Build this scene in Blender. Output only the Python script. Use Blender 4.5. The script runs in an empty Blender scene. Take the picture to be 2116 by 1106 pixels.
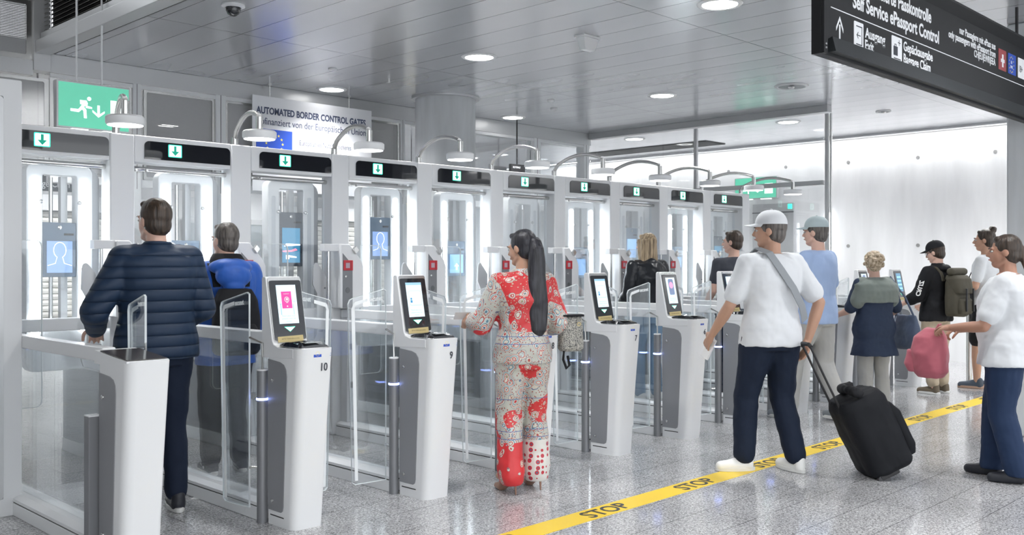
import bpy, bmesh, math, random
from mathutils import Vector, Matrix, Euler
random.seed(7)
PI = math.pi
SC = bpy.context.scene
COL = SC.collection

# ------------------------------------------------------------------ camera, world, exposure
cam_d = bpy.data.cameras.new('camera')
cam_d.sensor_width = 36.0
cam_d.lens = 1972 / 2116 * 36.0
cam_d.shift_y = -10 / 2116
cam_d.clip_start = 0.05
cam_d.clip_end = 200
cam = bpy.data.objects.new('camera', cam_d)
COL.objects.link(cam)
cam.location = (0, 0, 1.45)
cam.rotation_euler = (PI / 2, 0, -math.atan2(.7125, .7017))
SC.camera = cam

SC.view_settings.view_transform = 'Standard'
SC.view_settings.look = 'None'
SC.view_settings.gamma = 1.0
SC.view_settings.use_curve_mapping = False
SC.view_settings.exposure = 0.74

world = bpy.data.worlds.new('world')
SC.world = world
world.use_nodes = True
wn = world.node_tree.nodes
wn['Background'].inputs[0].default_value = (0.93, 0.965, 1.0, 1)
wn['Background'].inputs[1].default_value = 1.55
try:
    SC.cycles.transparent_max_bounces = 26
    SC.cycles.max_bounces = 6
    SC.cycles.use_adaptive_sampling = True
    SC.cycles.adaptive_threshold = .03
    SC.cycles.diffuse_bounces = 3
    SC.cycles.use_light_tree = False
    SC.cycles.glossy_bounces = 3
    SC.cycles.transmission_bounces = 2
    SC.cycles.sample_clamp_indirect = 6.0
except Exception:
    pass

def area(name, loc, rot, size, sy, power, color=(1, 1, 1)):
    d = bpy.data.lights.new(name, 'AREA')
    d.shape = 'RECTANGLE'
    d.size = size
    d.size_y = sy
    d.energy = power
    d.color = color
    o = bpy.data.objects.new(name, d)
    COL.objects.link(o)
    o.location = loc
    o.rotation_euler = rot
    return o

CEIL = 3.45
# assumed linear wall washer, added without a fixture to brighten the far white wall
area('assumed_wall_washer_lamp', (14.30, 5.5, 3.425), (0, 0, 0), .08, 15.0, 60, (1, 1, 1))
BACK_DL = [(x, y) for x in (.38, 3.38, 6.38, 9.38, 12.38) for y in (13.3, 15.6)]
for _x, _y in BACK_DL + [(12.9, 1.4), (12.9, 4.1), (12.9, 6.8)]:  # far-hall grid plus fixtureless side-hall spots, added to brighten both halls
    _d = bpy.data.lights.new('added_hall_spot', 'SPOT')
    _d.energy = 200 if _y > 12 else 80
    _d.spot_size = math.radians(140)
    _d.spot_blend = .8
    _d.shadow_soft_size = .14
    _o = bpy.data.objects.new('added_hall_spot', _d)
    COL.objects.link(_o)
    _o.location = (_x, _y, 3.40)
for _x in (.38, 3.38, 6.38, 9.38, 12.38):  # seen downlight grid, continued with assumed spots that have no fixture
    for _y in (-1.3, 1.36, 4.04, 6.73, 9.0):
        if _x < 3.3 and _y > 1.5:
            continue
        _d = bpy.data.lights.new('downlight_lamp', 'SPOT')
        _d.energy = 95
        _d.spot_size = math.radians(130)
        _d.spot_blend = .7
        _d.shadow_soft_size = .14
        _o = bpy.data.objects.new('downlight_lamp', _d)
        COL.objects.link(_o)
        _o.location = (_x, _y, 3.40)

# ------------------------------------------------------------------ materials
MATS = {}
def nodes(m):
    m.use_nodes = True
    return m.node_tree.nodes, m.node_tree.links
def pmat(name, col, rough=.5, metal=0., coat=0., emis=None, es=0., bump=None, spec=None, sheen=0, alpha=None):
    if name in MATS:
        return MATS[name]
    m = bpy.data.materials.new(name)
    n, l = nodes(m)
    b = n['Principled BSDF']
    b.inputs['Base Color'].default_value = (*col, 1)
    b.inputs['Roughness'].default_value = rough
    b.inputs['Metallic'].default_value = metal
    b.inputs['Coat Weight'].default_value = coat
    if sheen:
        b.inputs['Sheen Weight'].default_value = sheen
    if spec is not None:
        b.inputs['Specular IOR Level'].default_value = spec
    if emis:
        b.inputs['Emission Color'].default_value = (*emis, 1)
        b.inputs['Emission Strength'].default_value = es
    if bump:
        sc, st = bump
        t = n.new('ShaderNodeTexCoord')
        z = n.new('ShaderNodeTexNoise')
        z.inputs['Scale'].default_value = sc
        z.inputs['Detail'].default_value = 4
        l.new(t.outputs['Object'], z.inputs['Vector'])
        bp = n.new('ShaderNodeBump')
        bp.inputs['Strength'].default_value = st
        bp.inputs['Distance'].default_value = .02
        l.new(z.outputs['Fac'], bp.inputs['Height'])
        l.new(bp.outputs['Normal'], b.inputs['Normal'])
    MATS[name] = m
    return m
WHITE = pmat('white_powder_coat', (.80, .81, .82), .32, coat=.15)
WHITE2 = pmat('white_frame_metal', (.72, .735, .75), .38)
GREY = pmat('mid_grey_tube', (.22, .225, .24), .38, metal=.35)
PANEL = pmat('mid_grey_panel', (.29, .295, .31), .42, metal=.2)
DGREY = pmat('dark_grey_metal', (.16, .165, .175), .35, metal=.5)
LGREY = pmat('light_grey_metal', (.55, .56, .57), .35, metal=.4)
STEEL = pmat('brushed_steel', (.62, .62, .61), .25, metal=1)
BLACK = pmat('black_matte', (.018, .018, .02), .5)
BGLASS = pmat('black_glass', (.018, .02, .025), .06, coat=.5)
GROOVE = pmat('groove_black', (.03, .03, .03), .7)
RED = pmat('red_plastic', (.55, .03, .045), .35)
GOLD = pmat('gold_sticker', (.58, .47, .22), .4)
BLUE = pmat('eu_blue', (.02, .09, .55), .45)
YEL = pmat('star_yellow', (.95, .78, .12), .45)
INK = pmat('dark_ink', (.03, .035, .05), .5)
INKB = pmat('slate_ink', (.07, .09, .16), .5)
PAPER = pmat('paper_white', (.85, .85, .84), .6)
LEDW = pmat('led_white', (1, 1, 1), .5, emis=(.93, .97, 1), es=11)
LEDB = pmat('led_blue', (.3, .4, 1), .5, emis=(.28, .38, 1), es=7)
LEDG = pmat('led_green', (.1, .9, .6), .5, emis=(.02, .80, .42), es=1.1)
LEDGW = pmat('led_arrow_white', (.8, 1, .9), .5, emis=(.7, 1, .93), es=1.5)
LAMP = pmat('lamp_emitter', (1, 1, 1), .5, emis=(1, .985, .96), es=6)
SCREEN = pmat('screen_white', (.5, .6, .65), .2, emis=(.60, .86, .95), es=.56)
TAPE = None

def glass_mat(name, tint, gl=.10, rough=0.02):
    m = bpy.data.materials.new(name)
    n, l = nodes(m)
    n.remove(n['Principled BSDF'])
    out = n['Material Output']
    tr = n.new('ShaderNodeBsdfTransparent')
    tr.inputs[0].default_value = (*tint, 1)
    g = n.new('ShaderNodeBsdfGlossy')
    g.inputs['Roughness'].default_value = rough
    g.inputs['Color'].default_value = (.95, .98, 1, 1)
    fr = n.new('ShaderNodeFresnel')
    fr.inputs['IOR'].default_value = 1.45
    mu = n.new('ShaderNodeMath')
    mu.operation = 'MULTIPLY_ADD'
    mu.inputs[1].default_value = .55
    mu.inputs[2].default_value = gl * .25
    l.new(fr.outputs[0], mu.inputs[0])
    cl = n.new('ShaderNodeClamp')
    cl.inputs['Max'].default_value = .38
    l.new(mu.outputs[0], cl.inputs[0])
    mx = n.new('ShaderNodeMixShader')
    l.new(cl.outputs[0], mx.inputs[0])
    l.new(tr.outputs[0], mx.inputs[1])
    l.new(g.outputs[0], mx.inputs[2])
    l.new(mx.outputs[0], out.inputs['Surface'])
    MATS[name] = m
    return m
GLASS = glass_mat('clear_glass', (.982, .99, .993), gl=.06)
GEDGE = pmat('glass_edge', (.80, .85, .86), .2, emis=None)
FROST = pmat('frosted_white_print', (.82, .85, .86), .5)

def mesh_mat():
    m = bpy.data.materials.new('perforated_metal')
    n, l = nodes(m)
    b = n['Principled BSDF']
    b.inputs['Base Color'].default_value = (.38, .385, .39, 1)
    b.inputs['Metallic'].default_value = .5
    b.inputs['Roughness'].default_value = .45
    t = n.new('ShaderNodeTexCoord')
    sp = n.new('ShaderNodeSeparateXYZ')
    l.new(t.outputs['Object'], sp.inputs[0])
    ad = n.new('ShaderNodeMath'); ad.operation = 'ADD'
    l.new(sp.outputs[0], ad.inputs[0]); l.new(sp.outputs[1], ad.inputs[1])
    res = []
    for sgn in (1, -1):
        a = n.new('ShaderNodeMath'); a.operation = 'MULTIPLY_ADD'
        l.new(sp.outputs[2], a.inputs[0]); a.inputs[1].default_value = sgn
        l.new(ad.outputs[0], a.inputs[2])
        k = n.new('ShaderNodeMath'); k.operation = 'MULTIPLY'; k.inputs[1].default_value = 210
        l.new(a.outputs[0], k.inputs[0])
        s = n.new('ShaderNodeMath'); s.operation = 'SINE'
        l.new(k.outputs[0], s.inputs[0])
        res.append(s)
    mu = n.new('ShaderNodeMath'); mu.operation = 'MULTIPLY'
    l.new(res[0].outputs[0], mu.inputs[0]); l.new(res[1].outputs[0], mu.inputs[1])
    gt = n.new('ShaderNodeMath'); gt.operation = 'GREATER_THAN'; gt.inputs[1].default_value = .2
    l.new(mu.outputs[0], gt.inputs[0])
    tr = n.new('ShaderNodeBsdfTransparent')
    mx = n.new('ShaderNodeMixShader')
    l.new(gt.outputs[0], mx.inputs[0]); l.new(b.outputs[0], mx.inputs[1]); l.new(tr.outputs[0], mx.inputs[2])
    l.new(mx.outputs[0], n['Material Output'].inputs['Surface'])
    return m
MESHM = mesh_mat()

def floor_mat():
    m = bpy.data.materials.new('polished_granite')
    n, l = nodes(m)
    b = n['Principled BSDF']
    t = n.new('ShaderNodeTexCoord')
    def noise(sc, det, rough=.6):
        z = n.new('ShaderNodeTexNoise')
        z.inputs['Scale'].default_value = sc
        z.inputs['Detail'].default_value = det
        z.inputs['Roughness'].default_value = rough
        l.new(t.outputs['Object'], z.inputs['Vector'])
        return z
    def ramp(src, stops):
        r = n.new('ShaderNodeValToRGB')
        e = r.color_ramp.elements
        e[0].position, e[0].color = stops[0][0], (*[stops[0][1]] * 3, 1)
        e[1].position, e[1].color = stops[-1][0], (*[stops[-1][1]] * 3, 1)
        for p, c in stops[1:-1]:
            q = e.new(p); q.color = (c, c, c * 1.01, 1)
        l.new(src, r.inputs[0])
        return r
    v = n.new('ShaderNodeTexVoronoi')
    v.inputs['Scale'].default_value = 170
    l.new(t.outputs['Object'], v.inputs['Vector'])
    sepc = n.new('ShaderNodeSeparateColor')
    l.new(v.outputs['Color'], sepc.inputs[0])
    r1 = ramp(sepc.outputs[0], [(0, .20), (.25, .40), (.6, .55), (1, .70)])
    n2 = noise(75, 5)
    r2 = ramp(n2.outputs['Fac'], [(.36, .50), (.5, .92), (.62, 1.15)])
    mu = n.new('ShaderNodeMix'); mu.data_type = 'RGBA'; mu.blend_type = 'MULTIPLY'; mu.inputs[0].default_value = 1
    l.new(r1.outputs[0], mu.inputs[6]); l.new(r2.outputs[0], mu.inputs[7])
    n3 = noise(1.6, 3)
    r3 = ramp(n3.outputs['Fac'], [(.3, .88), (.7, 1.1)])
    mu2 = n.new('ShaderNodeMix'); mu2.data_type = 'RGBA'; mu2.blend_type = 'MULTIPLY'; mu2.inputs[0].default_value = 1
    l.new(mu.outputs[2], mu2.inputs[6]); l.new(r3.outputs[0], mu2.inputs[7])
    br = n.new('ShaderNodeTexBrick')
    br.offset = .5
    br.inputs['Scale'].default_value = 1
    br.inputs['Brick Width'].default_value = .9
    br.inputs['Row Height'].default_value = .305
    br.inputs['Mortar Size'].default_value = .0026
    br.inputs['Mortar Smooth'].default_value = .2
    br.inputs['Color1'].default_value = (1, 1, 1, 1)
    br.inputs['Color2'].default_value = (.93, .93, .94, 1)
    br.inputs['Mortar'].default_value = (.34, .34, .34, 1)
    mp = n.new('ShaderNodeMapping')
    mp.inputs['Location'].default_value = (.19, .24, 0)
    l.new(t.outputs['Object'], mp.inputs[0])
    l.new(mp.outputs[0], br.inputs['Vector'])
    mu3 = n.new('ShaderNodeMix'); mu3.data_type = 'RGBA'; mu3.blend_type = 'MULTIPLY'; mu3.inputs[0].default_value = 1
    l.new(mu2.outputs[2], mu3.inputs[6]); l.new(br.outputs['Color'], mu3.inputs[7])
    l.new(mu3.outputs[2], b.inputs['Base Color'])
    rr = ramp(noise(9, 4).outputs['Fac'], [(.3, .06), (.75, .17)])
    l.new(rr.outputs[0], b.inputs['Roughness'])
    b.inputs['Specular IOR Level'].default_value = .75
    return m
FLOOR = floor_mat()

def ceiling_mat(name, base, metal, rough):
    m = bpy.data.materials.new(name)
    n, l = nodes(m)
    b = n['Principled BSDF']
    b.inputs['Metallic'].default_value = metal
    t = n.new('ShaderNodeTexCoord')
    mp = n.new('ShaderNodeMapping')
    mp.inputs['Rotation'].default_value = (0, 0, PI / 2)
    mp.inputs['Location'].default_value = (1.56, .208, 0)
    l.new(t.outputs['Object'], mp.inputs[0])
    br = n.new('ShaderNodeTexBrick')
    br.offset = 0
    br.inputs['Scale'].default_value = 1
    br.inputs['Brick Width'].default_value = 2.99
    br.inputs['Row Height'].default_value = .3745
    br.inputs['Mortar Size'].default_value = .0045
    br.inputs['Mortar Smooth'].default_value = .3
    br.inputs['Color1'].default_value = (*base, 1)
    br.inputs['Color2'].default_value = (base[0] * .94, base[1] * .94, base[2] * .945, 1)
    br.inputs['Mortar'].default_value = (.04, .04, .042, 1)
    l.new(mp.outputs[0], br.inputs['Vector'])
    l.new(br.outputs['Color'], b.inputs['Base Color'])
    nz = n.new('ShaderNodeTexNoise')
    nz.inputs['Scale'].default_value = 1.3
    l.new(t.outputs['Object'], nz.inputs['Vector'])
    mr = n.new('ShaderNodeMapRange')
    mr.inputs[3].default_value = rough - .04
    mr.inputs[4].default_value = rough + .06
    l.new(nz.outputs['Fac'], mr.inputs[0])
    l.new(mr.outputs[0], b.inputs['Roughness'])
    bp = n.new('ShaderNodeBump')
    bp.inputs['Strength'].default_value = .25
    bp.inputs['Distance'].default_value = .004
    # each panel is a little bowed
    mp2 = n.new('ShaderNodeMapping')
    mp2.inputs['Scale'].default_value = (1 / .3745 * PI * 2 / 20, 0, 0)
    l.new(t.outputs['Object'], mp2.inputs[0])
    wv = n.new('ShaderNodeTexWave')
    wv.inputs['Scale'].default_value = 1.0
    l.new(mp2.outputs[0], wv.inputs['Vector'])
    l.new(wv.outputs['Fac'], bp.inputs['Height'])
    l.new(bp.outputs['Normal'], b.inputs['Normal'])
    return m
CEILM = ceiling_mat('metal_ceiling_panels', (.60, .61, .635), .55, .20)

def concrete_mat(name, col, rough=.75, sc=3):
    m = bpy.data.materials.new(name)
    n, l = nodes(m)
    b = n['Principled BSDF']
    b.inputs['Roughness'].default_value = rough
    t = n.new('ShaderNodeTexCoord')
    z = n.new('ShaderNodeTexNoise'); z.inputs['Scale'].default_value = sc; z.inputs['Detail'].default_value = 6
    mp = n.new('ShaderNodeMapping'); mp.inputs['Scale'].default_value = (3, 3, .5)
    l.new(t.outputs['Object'], mp.inputs[0]); l.new(mp.outputs[0], z.inputs['Vector'])
    r = n.new('ShaderNodeValToRGB')
    r.color_ramp.elements[0].position = .3
    r.color_ramp.elements[0].color = (*[c * .86 for c in col], 1)
    r.color_ramp.elements[1].position = .7
    r.color_ramp.elements[1].color = (*col, 1)
    l.new(z.outputs['Fac'], r.inputs[0]); l.new(r.outputs[0], b.inputs['Base Color'])
    bp = n.new('ShaderNodeBump'); bp.inputs['Strength'].default_value = .08
    l.new(z.outputs['Fac'], bp.inputs['Height']); l.new(bp.outputs['Normal'], b.inputs['Normal'])
    return m
CONC = concrete_mat('concrete_column', (.62, .64, .655))
CWALL = concrete_mat('white_concrete_wall', (.88, .885, .895), .8, 1.2)
WALLW = pmat('white_wall', (.82, .83, .84), .6)

# ------------------------------------------------------------------ geometry helpers
class MB:
    def __init__(s):
        s.v = []; s.f = []; s.m = []
    def add(s, vs, fs, mi=0):
        o = len(s.v)
        s.v += [tuple(p) for p in vs]
        s.f += [tuple(i + o for i in f) for f in fs]
        s.m += [mi] * len(fs)
        return s
    def box(s, x0, x1, y0, y1, z0, z1, mi=0):
        vs = [(x, y, z) for x in (x0, x1) for y in (y0, y1) for z in (z0, z1)]
        fs = [(0, 1, 3, 2), (4, 6, 7, 5), (0, 4, 5, 1), (2, 3, 7, 6), (0, 2, 6, 4), (1, 5, 7, 3)]
        return s.add(vs, fs, mi)
    def prism(s, pts, axis, a, b, mi=0):
        # pts: list of 2D; axis 'x': (y,z); 'y': (x,z); 'z': (x,y)
        def P(p, t):
            return {'x': (t, p[0], p[1]), 'y': (p[0], t, p[1]), 'z': (p[0], p[1], t)}[axis]
        n = len(pts)
        vs = [P(p, a) for p in pts] + [P(p, b) for p in pts]
        fs = [tuple(range(n))[::-1], tuple(range(n, 2 * n))]
        fs += [(i, (i + 1) % n, n + (i + 1) % n, n + i) for i in range(n)]
        return s.add(vs, fs, mi)
    def rings(s, rings, mi=0, cap=True, closed=False):
        n = len(rings[0]); o = []
        vs = [p for r in rings for p in r]
        fs = []
        k = len(rings)
        for j in range(k - 1 + (1 if closed else 0)):
            for i in range(n):
                a = j * n; b = ((j + 1) % k) * n
                fs.append((a + i, a + (i + 1) % n, b + (i + 1) % n, b + i))
        if cap and not closed:
            fs.append(tuple(range(n))[::-1]); fs.append(tuple(range((k - 1) * n, k * n)))
        return s.add(vs, fs, mi)
    def tube(s, path, r, seg=12, mi=0):
        path = [Vector(p) for p in path]
        rs = r if isinstance(r, (list, tuple)) else [r] * len(path)
        rg = []
        up = Vector((0, 0, 1))
        for i, p in enumerate(path):
            d = (path[min(i + 1, len(path) - 1)] - path[max(i - 1, 0)]).normalized()
            ref = up if abs(d.dot(up)) < .95 else Vector((1, 0, 0))
            u = d.cross(ref).normalized(); w = u.cross(d).normalized()
            rg.append([tuple(p + (u * math.cos(2 * PI * k / seg) + w * math.sin(2 * PI * k / seg)) * rs[i]) for k in range(seg)])
        return s.rings(rg, mi)
    def cyl(s, c, r, z0, z1, seg=24, mi=0, r2=None):
        r2 = r if r2 is None else r2
        return s.rings([[(c[0] + q * math.cos(2 * PI * k / seg), c[1] + q * math.sin(2 * PI * k / seg), z) for k in range(seg)] for q, z in ((r, z0), (r2, z1))], mi)
    def lathe(s, c, prof, seg=24, mi=0):
        return s.rings([[(c[0] + r * math.cos(2 * PI * k / seg), c[1] + r * math.sin(2 * PI * k / seg), c[2] + z) for k in range(seg)] for r, z in prof], mi)
    def build(s, name, mat, parent=None, smooth=False, bev=0, loc=None, seg=2, auto=True):
        me = bpy.data.meshes.new(name)
        me.from_pydata(s.v, [], s.f)
        mats = mat if isinstance(mat, (list, tuple)) else [mat]
        for m in mats:
            me.materials.append(m)
        if len(mats) > 1:
            me.polygons.foreach_set('material_index', s.m)
        bm = bmesh.new(); bm.from_mesh(me)
        bmesh.ops.recalc_face_normals(bm, faces=bm.faces)
        bm.to_mesh(me); bm.free()
        o = bpy.data.objects.new(name, me)
        COL.objects.link(o)
        if parent is not None:
            o.parent = parent
        if loc:
            o.location = loc
        if bev:
            b = o.modifiers.new('bevel', 'BEVEL')
            b.width = bev; b.segments = seg; b.limit_method = 'ANGLE'; b.angle_limit = math.radians(40)
            b.harden_normals = True
        if smooth or bev:
            for p in me.polygons:
                p.use_smooth = True
            me.set_sharp_from_angle(angle=math.radians(38)) if not bev else None
        return o

def empty(name, loc=(0, 0, 0), rz=0):
    o = bpy.data.objects.new(name, None)
    o.empty_display_size = .1
    COL.objects.link(o)
    o.location = loc
    o.rotation_euler = (0, 0, rz)
    return o
def tag(o, label, cat, group=None):
    o['label'] = label; o['category'] = cat
    if group:
        o['group'] = group
    return o
def thing(name, label, cat, loc=(0, 0, 0), rz=0, group=None):
    return tag(empty(name, loc, rz), label, cat, group)
def struct(o):
    o['kind'] = 'structure'
    return o
def lab(o, label):
    o['label'] = label
    return o

def rrect(x0, x1, z0, z1, r, n=5, which=(1, 1, 1, 1)):
    # corners order: bottom-left, bottom-right, top-right, top-left
    pts = []
    cs = [((x0 + r, z0 + r), PI), ((x1 - r, z0 + r), 1.5 * PI), ((x1 - r, z1 - r), 0), ((x0 + r, z1 - r), .5 * PI)]
    raw = [(x0, z0), (x1, z0), (x1, z1), (x0, z1)]
    for i, ((cx, cz), a0) in enumerate(cs):
        if which[i]:
            pts += [(cx + r * math.cos(a0 + .5 * PI * k / n), cz + r * math.sin(a0 + .5 * PI * k / n)) for k in range(n + 1)]
        else:
            pts.append(raw[i])
    return pts
def ring_prism(mb, outer, inner, axis, a, b, mi=0):
    # both lists same length
    def P(p, t):
        return {'x': (t, p[0], p[1]), 'y': (p[0], t, p[1]), 'z': (p[0], p[1], t)}[axis]
    n = len(outer)
    vs = [P(p, a) for p in outer] + [P(p, a) for p in inner] + [P(p, b) for p in outer] + [P(p, b) for p in inner]
    fs = []
    for i in range(n):
        j = (i + 1) % n
        fs += [(i, j, n + j, n + i), (2 * n + i, 3 * n + i, 3 * n + j, 2 * n + j), (i, 2 * n + i, 2 * n + j, j), (n + i, n + j, 3 * n + j, 3 * n + i)]
    mb.add(vs, fs, mi)
    return mb

_tc = {}
def text(body, size, mat, mtx, parent=None, name='lettering', align='LEFT', ext=.0008, bold=0., sx=1.0):
    key = (body, size, align, ext, bold, mat.name, sx)
    if key not in _tc:
        c = bpy.data.curves.new('t', 'FONT')
        c.body = body; c.size = size; c.align_x = align; c.extrude = ext; c.offset = bold
        c.resolution_u = 3
        to = bpy.data.objects.new('t', c)
        COL.objects.link(to)
        dg = bpy.context.evaluated_depsgraph_get()
        me = bpy.data.meshes.new_from_object(to.evaluated_get(dg))
        bpy.data.objects.remove(to)
        bpy.data.curves.remove(c)
        me.name = name
        me.materials.clear(); me.materials.append(mat)
        if sx != 1:
            for v in me.vertices:
                v.co.x *= sx
        _tc[key] = me
    o = bpy.data.objects.new(name, _tc[key])
    COL.objects.link(o)
    if parent is not None:
        o.parent = parent
    o.matrix_local = mtx
    return o
def text_fit(body, x0, x1, z, size, mat, y, parent, name, bold=.002):
    o = text(body, size, mat, Matrix.Identity(4), parent, name, bold=bold)
    xs_ = [v.co.x for v in o.data.vertices]
    k = (x1 - x0) / (max(xs_) - min(xs_))
    m = face_mtx((x0 - min(xs_) * k, y, z), (1, 0, 0), (0, 0, 1)) @ Matrix.Diagonal((k, 1, 1, 1))
    o.matrix_local = m
    return o
def face_mtx(o, u, v):
    # local x -> u, local y -> v, normal = u x v
    u = Vector(u).normalized(); v = Vector(v).normalized(); w = u.cross(v)
    m = Matrix((u, v, w)).transposed().to_4x4()
    m.translation = Vector(o)
    return m
XZ = ((1, 0, 0), (0, 0, 1))     # faces -Y
def place(o, mtx):
    o.matrix_local = mtx
    return o

S = .93                          # lane pitch
def kx(k):
    return S * k
WORDS = {1: 'one', 2: 'two', 3: 'three', 4: 'four', 5: 'five', 6: 'six', 7: 'seven', 8: 'eight', 9: 'nine', 10: 'ten'}
NUMS = {k: str(13 - k) for k in range(3, 13)}   # pedestal number standing at wall k (k=3 -> 10)

# ------------------------------------------------------------------ building shell
def build_shell():
    struct(MB().box(-9, 15.2, -9, 19, -.2, 0).build('floor', FLOOR))
    cm = MB()
    cm.box(3.40, 15.2, -3, 19, CEIL, CEIL + .15)
    cm.box(-9, 3.40, 9.75, 19, CEIL, CEIL + .15)
    struct(cm.build('ceiling', CEILM))
    um = MB().box(-9, 3.36, -3, 9.75, 5.0, 5.1)
    o = struct(um.build('ceiling', pmat('upper_void_soffit', (.20, .16, .13), .6)))
    # ceiling edge trims
    struct(MB().box(3.26, 3.40, -3, 9.52, CEIL - .02, CEIL + .10).build('trim_1', LGREY, bev=.006))
    struct(MB().box(3.41, 3.435, -3, 9.52, CEIL - .004, CEIL).build('trim_2', GROOVE))
    # dark louvre wall above the ceiling edge
    lv = thing('ventilation_louvre', 'dark horizontal louvre wall rising above the ceiling edge at top left', 'louvre', (3.36, 3.2, CEIL + .2))
    b = MB()
    for i in range(34):
        z = .0 + i * .04
        b.add([(-.03, -6.2, z), (-.03, 6.3, z), (.03, 6.3, z + .026), (.03, -6.2, z + .026),
               (-.03, -6.2, z + .003), (-.03, 6.3, z + .003), (.03, 6.3, z + .029), (.03, -6.2, z + .029)],
              [(0, 1, 2, 3), (7, 6, 5, 4), (0, 4, 5, 1), (2, 6, 7, 3), (0, 3, 7, 4), (1, 5, 6, 2)])
    b.build('slats', pmat('louvre_slat', (.16, .15, .14), .4, metal=.6), lv)
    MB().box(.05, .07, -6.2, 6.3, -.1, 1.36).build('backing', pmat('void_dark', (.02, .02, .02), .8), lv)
    for i in range(9):
        y = 6.1 - i * .62
        MB().box(-.036, -.031, y, y + .008, 0, 1.36).build('tie_rod', LGREY, lv)
    MB().box(-.06, .0, -6.2, 6.3, -.09, -.03).build('ledge', LGREY, lv)
    # white concrete wall at the far right with tie holes
    w = MB().box(14.5, 14.7, -9, 19, 0, 5.0)
    wo = struct(w.build('wall_right', CWALL))
    hb = MB()
    for (y, z) in [(7.889, 3.04), (6.807, 3.04), (5.716, 3.03), (4.626, 3.03), (6.807, 1.715), (5.716, 1.712), (4.626, 1.712), (8.98, 3.04)]:
        c = Vector((14.497, y, z))
        hb.rings([[(14.49 + dx, y + r * math.cos(2 * PI * k / 14), z + r * math.sin(2 * PI * k / 14)) for k in range(14)] for r, dx in ((.026, 0), (.026, .012))])
    hb.build('tie_holes', pmat('hole_dark', (.30, .30, .30), .8), wo)
    struct(MB().box(14.46, 14.5, -9, 19, CEIL - .05, CEIL).build('trim_3', LGREY))
    # back wall of the hall beyond
    struct(MB().box(-9, 15.2, 17.0, 17.2, 0, 3.45).build('wall_back', WALLW))
    struct(MB().box(-9.2, -9, -9, 17.2, 0, 5.1).build('wall_left', WALLW))
    # concrete pillar at right edge
    struct(MB().box(8.63, 9.4, 1.9, 2.67, 0, CEIL).build('wall_pillar', CONC, bev=.02))
    # round column
    col = thing('concrete_column', 'round grey concrete column rising to the ceiling behind the gates', 'column', (7.70, 8.72, 0))
    MB().cyl((0, 0), .365, 0, CEIL, 48).build('shaft', CONC, col, smooth=True)
    MB().rings([[(r * math.cos(2 * PI * k / 48), r * math.sin(2 * PI * k / 48), z) for k in range(48)] for r, z in ((.368, CEIL - .025), (.41, CEIL - .025), (.41, CEIL - .001), (.368, CEIL - .001))], closed=True).build('collar', LGREY, col, smooth=True)
    # far ceiling slot
    sl = tag(MB().box(13.36, 13.95, 8.7, 11.3, CEIL - .012, CEIL - .002).build('ceiling_slot', pmat('slot_dark', (.07, .07, .07), .8)), 'long dark open slot in the far ceiling behind the side glass', 'vent')
    # yellow tape
    tp = MB().box(2.2, 13.5, 3.445, 3.615, 0, .002)
    t = thing('floor_tape', 'yellow floor tape with black lettering crossing the granite floor', 'tape', (0, 0, 0))
    tp.build('strip', pmat('tape_yellow', (.86, .60, .035), .38), t)
    for x in [3.24 + .93 * i for i in range(11)]:
        text('STOP', .165, INK, face_mtx((x, 3.47, .0026), (1, 0, 0), (0, 1, 0)), t, 'stop_lettering', bold=.002, sx=.95)

build_shell()

def downlight(x, y, z=CEIL, lit=True, r=.15, label='', name='downlight'):
    t = thing(name, label, 'ceiling light' if lit else 'speaker', (x, y, z), 0, 'round ceiling downlights' if lit else None)
    ring = MB()
    ring.rings([[(q * math.cos(2 * PI * k / 40), q * math.sin(2 * PI * k / 40), h) for k in range(40)] for q, h in ((r * .87, -.003), (r * .95, -.012), (r * 1.08, -.012), (r * 1.18, -.001), (r * .87, -.001))], closed=True)
    ring.build('rim', WHITE if lit else LGREY, t, smooth=True)
    if lit:
        MB().cyl((0, 0), r * .9, -.009, -.004, 40).build('diffuser', LAMP, t)
        MB().cyl((0, 0), r * .35, -.0125, -.009, 32).build('centre_disc', pmat('diffuser_centre', (.9, .9, .9), .5, emis=(1, .99, .97), es=1.4), t)
    else:
        MB().cyl((0, 0), r * .9, -.006, -.002, 40).build('dark_grille', DGREY, t)
        MB().lathe((0, 0, -.03), [(.0, 0), (.03, .003), (.04, .02), (.02, .028)], 16).build('cone', STEEL, t, smooth=True)
    return t
DL = {(6.38, 4.03): 'large round downlight at the top, nearest to the hanging black sign',
      (6.38, 6.73): 'round downlight directly in front of the top of the concrete column',
      (6.38, 9.2): 'round downlight above the white border control banner',
      (9.38, 6.72): 'round downlight right of the centre, above the middle arm lamps',
      (9.36, 9.2): 'round downlight just right of the concrete column near the glass facade',
      (12.40, 6.71): 'round downlight behind the side glass wall, left of its free end post',
      (12.36, 9.40): 'small round downlight behind the side glass, left of the dark ceiling slot',
      (6.38, 13.3): 'round downlight seen through the perforated screen right of the green exit sign',
      (9.38, 13.3): 'faint round downlight behind the screen right of the banner'}
for (x, y), l in DL.items():
    downlight(x, y, label=l)
for x, y in BACK_DL:  # unseen fixtures added to go with the far-hall fill spots
    if (x, y) not in DL:
        downlight(x, y, label='added round downlight in the ceiling of the far hall behind the facade')['group'] = 'added downlights of the far hall'
downlight(9.92, 5.33, lit=False, r=.16, label='round ceiling loudspeaker with dark grille left of the hanging black sign', name='ceiling_speaker')
downlight(12.42, 5.35, lit=False, r=.085, label='small dark round ceiling outlet right of the end post', name='ceiling_outlet')

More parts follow.
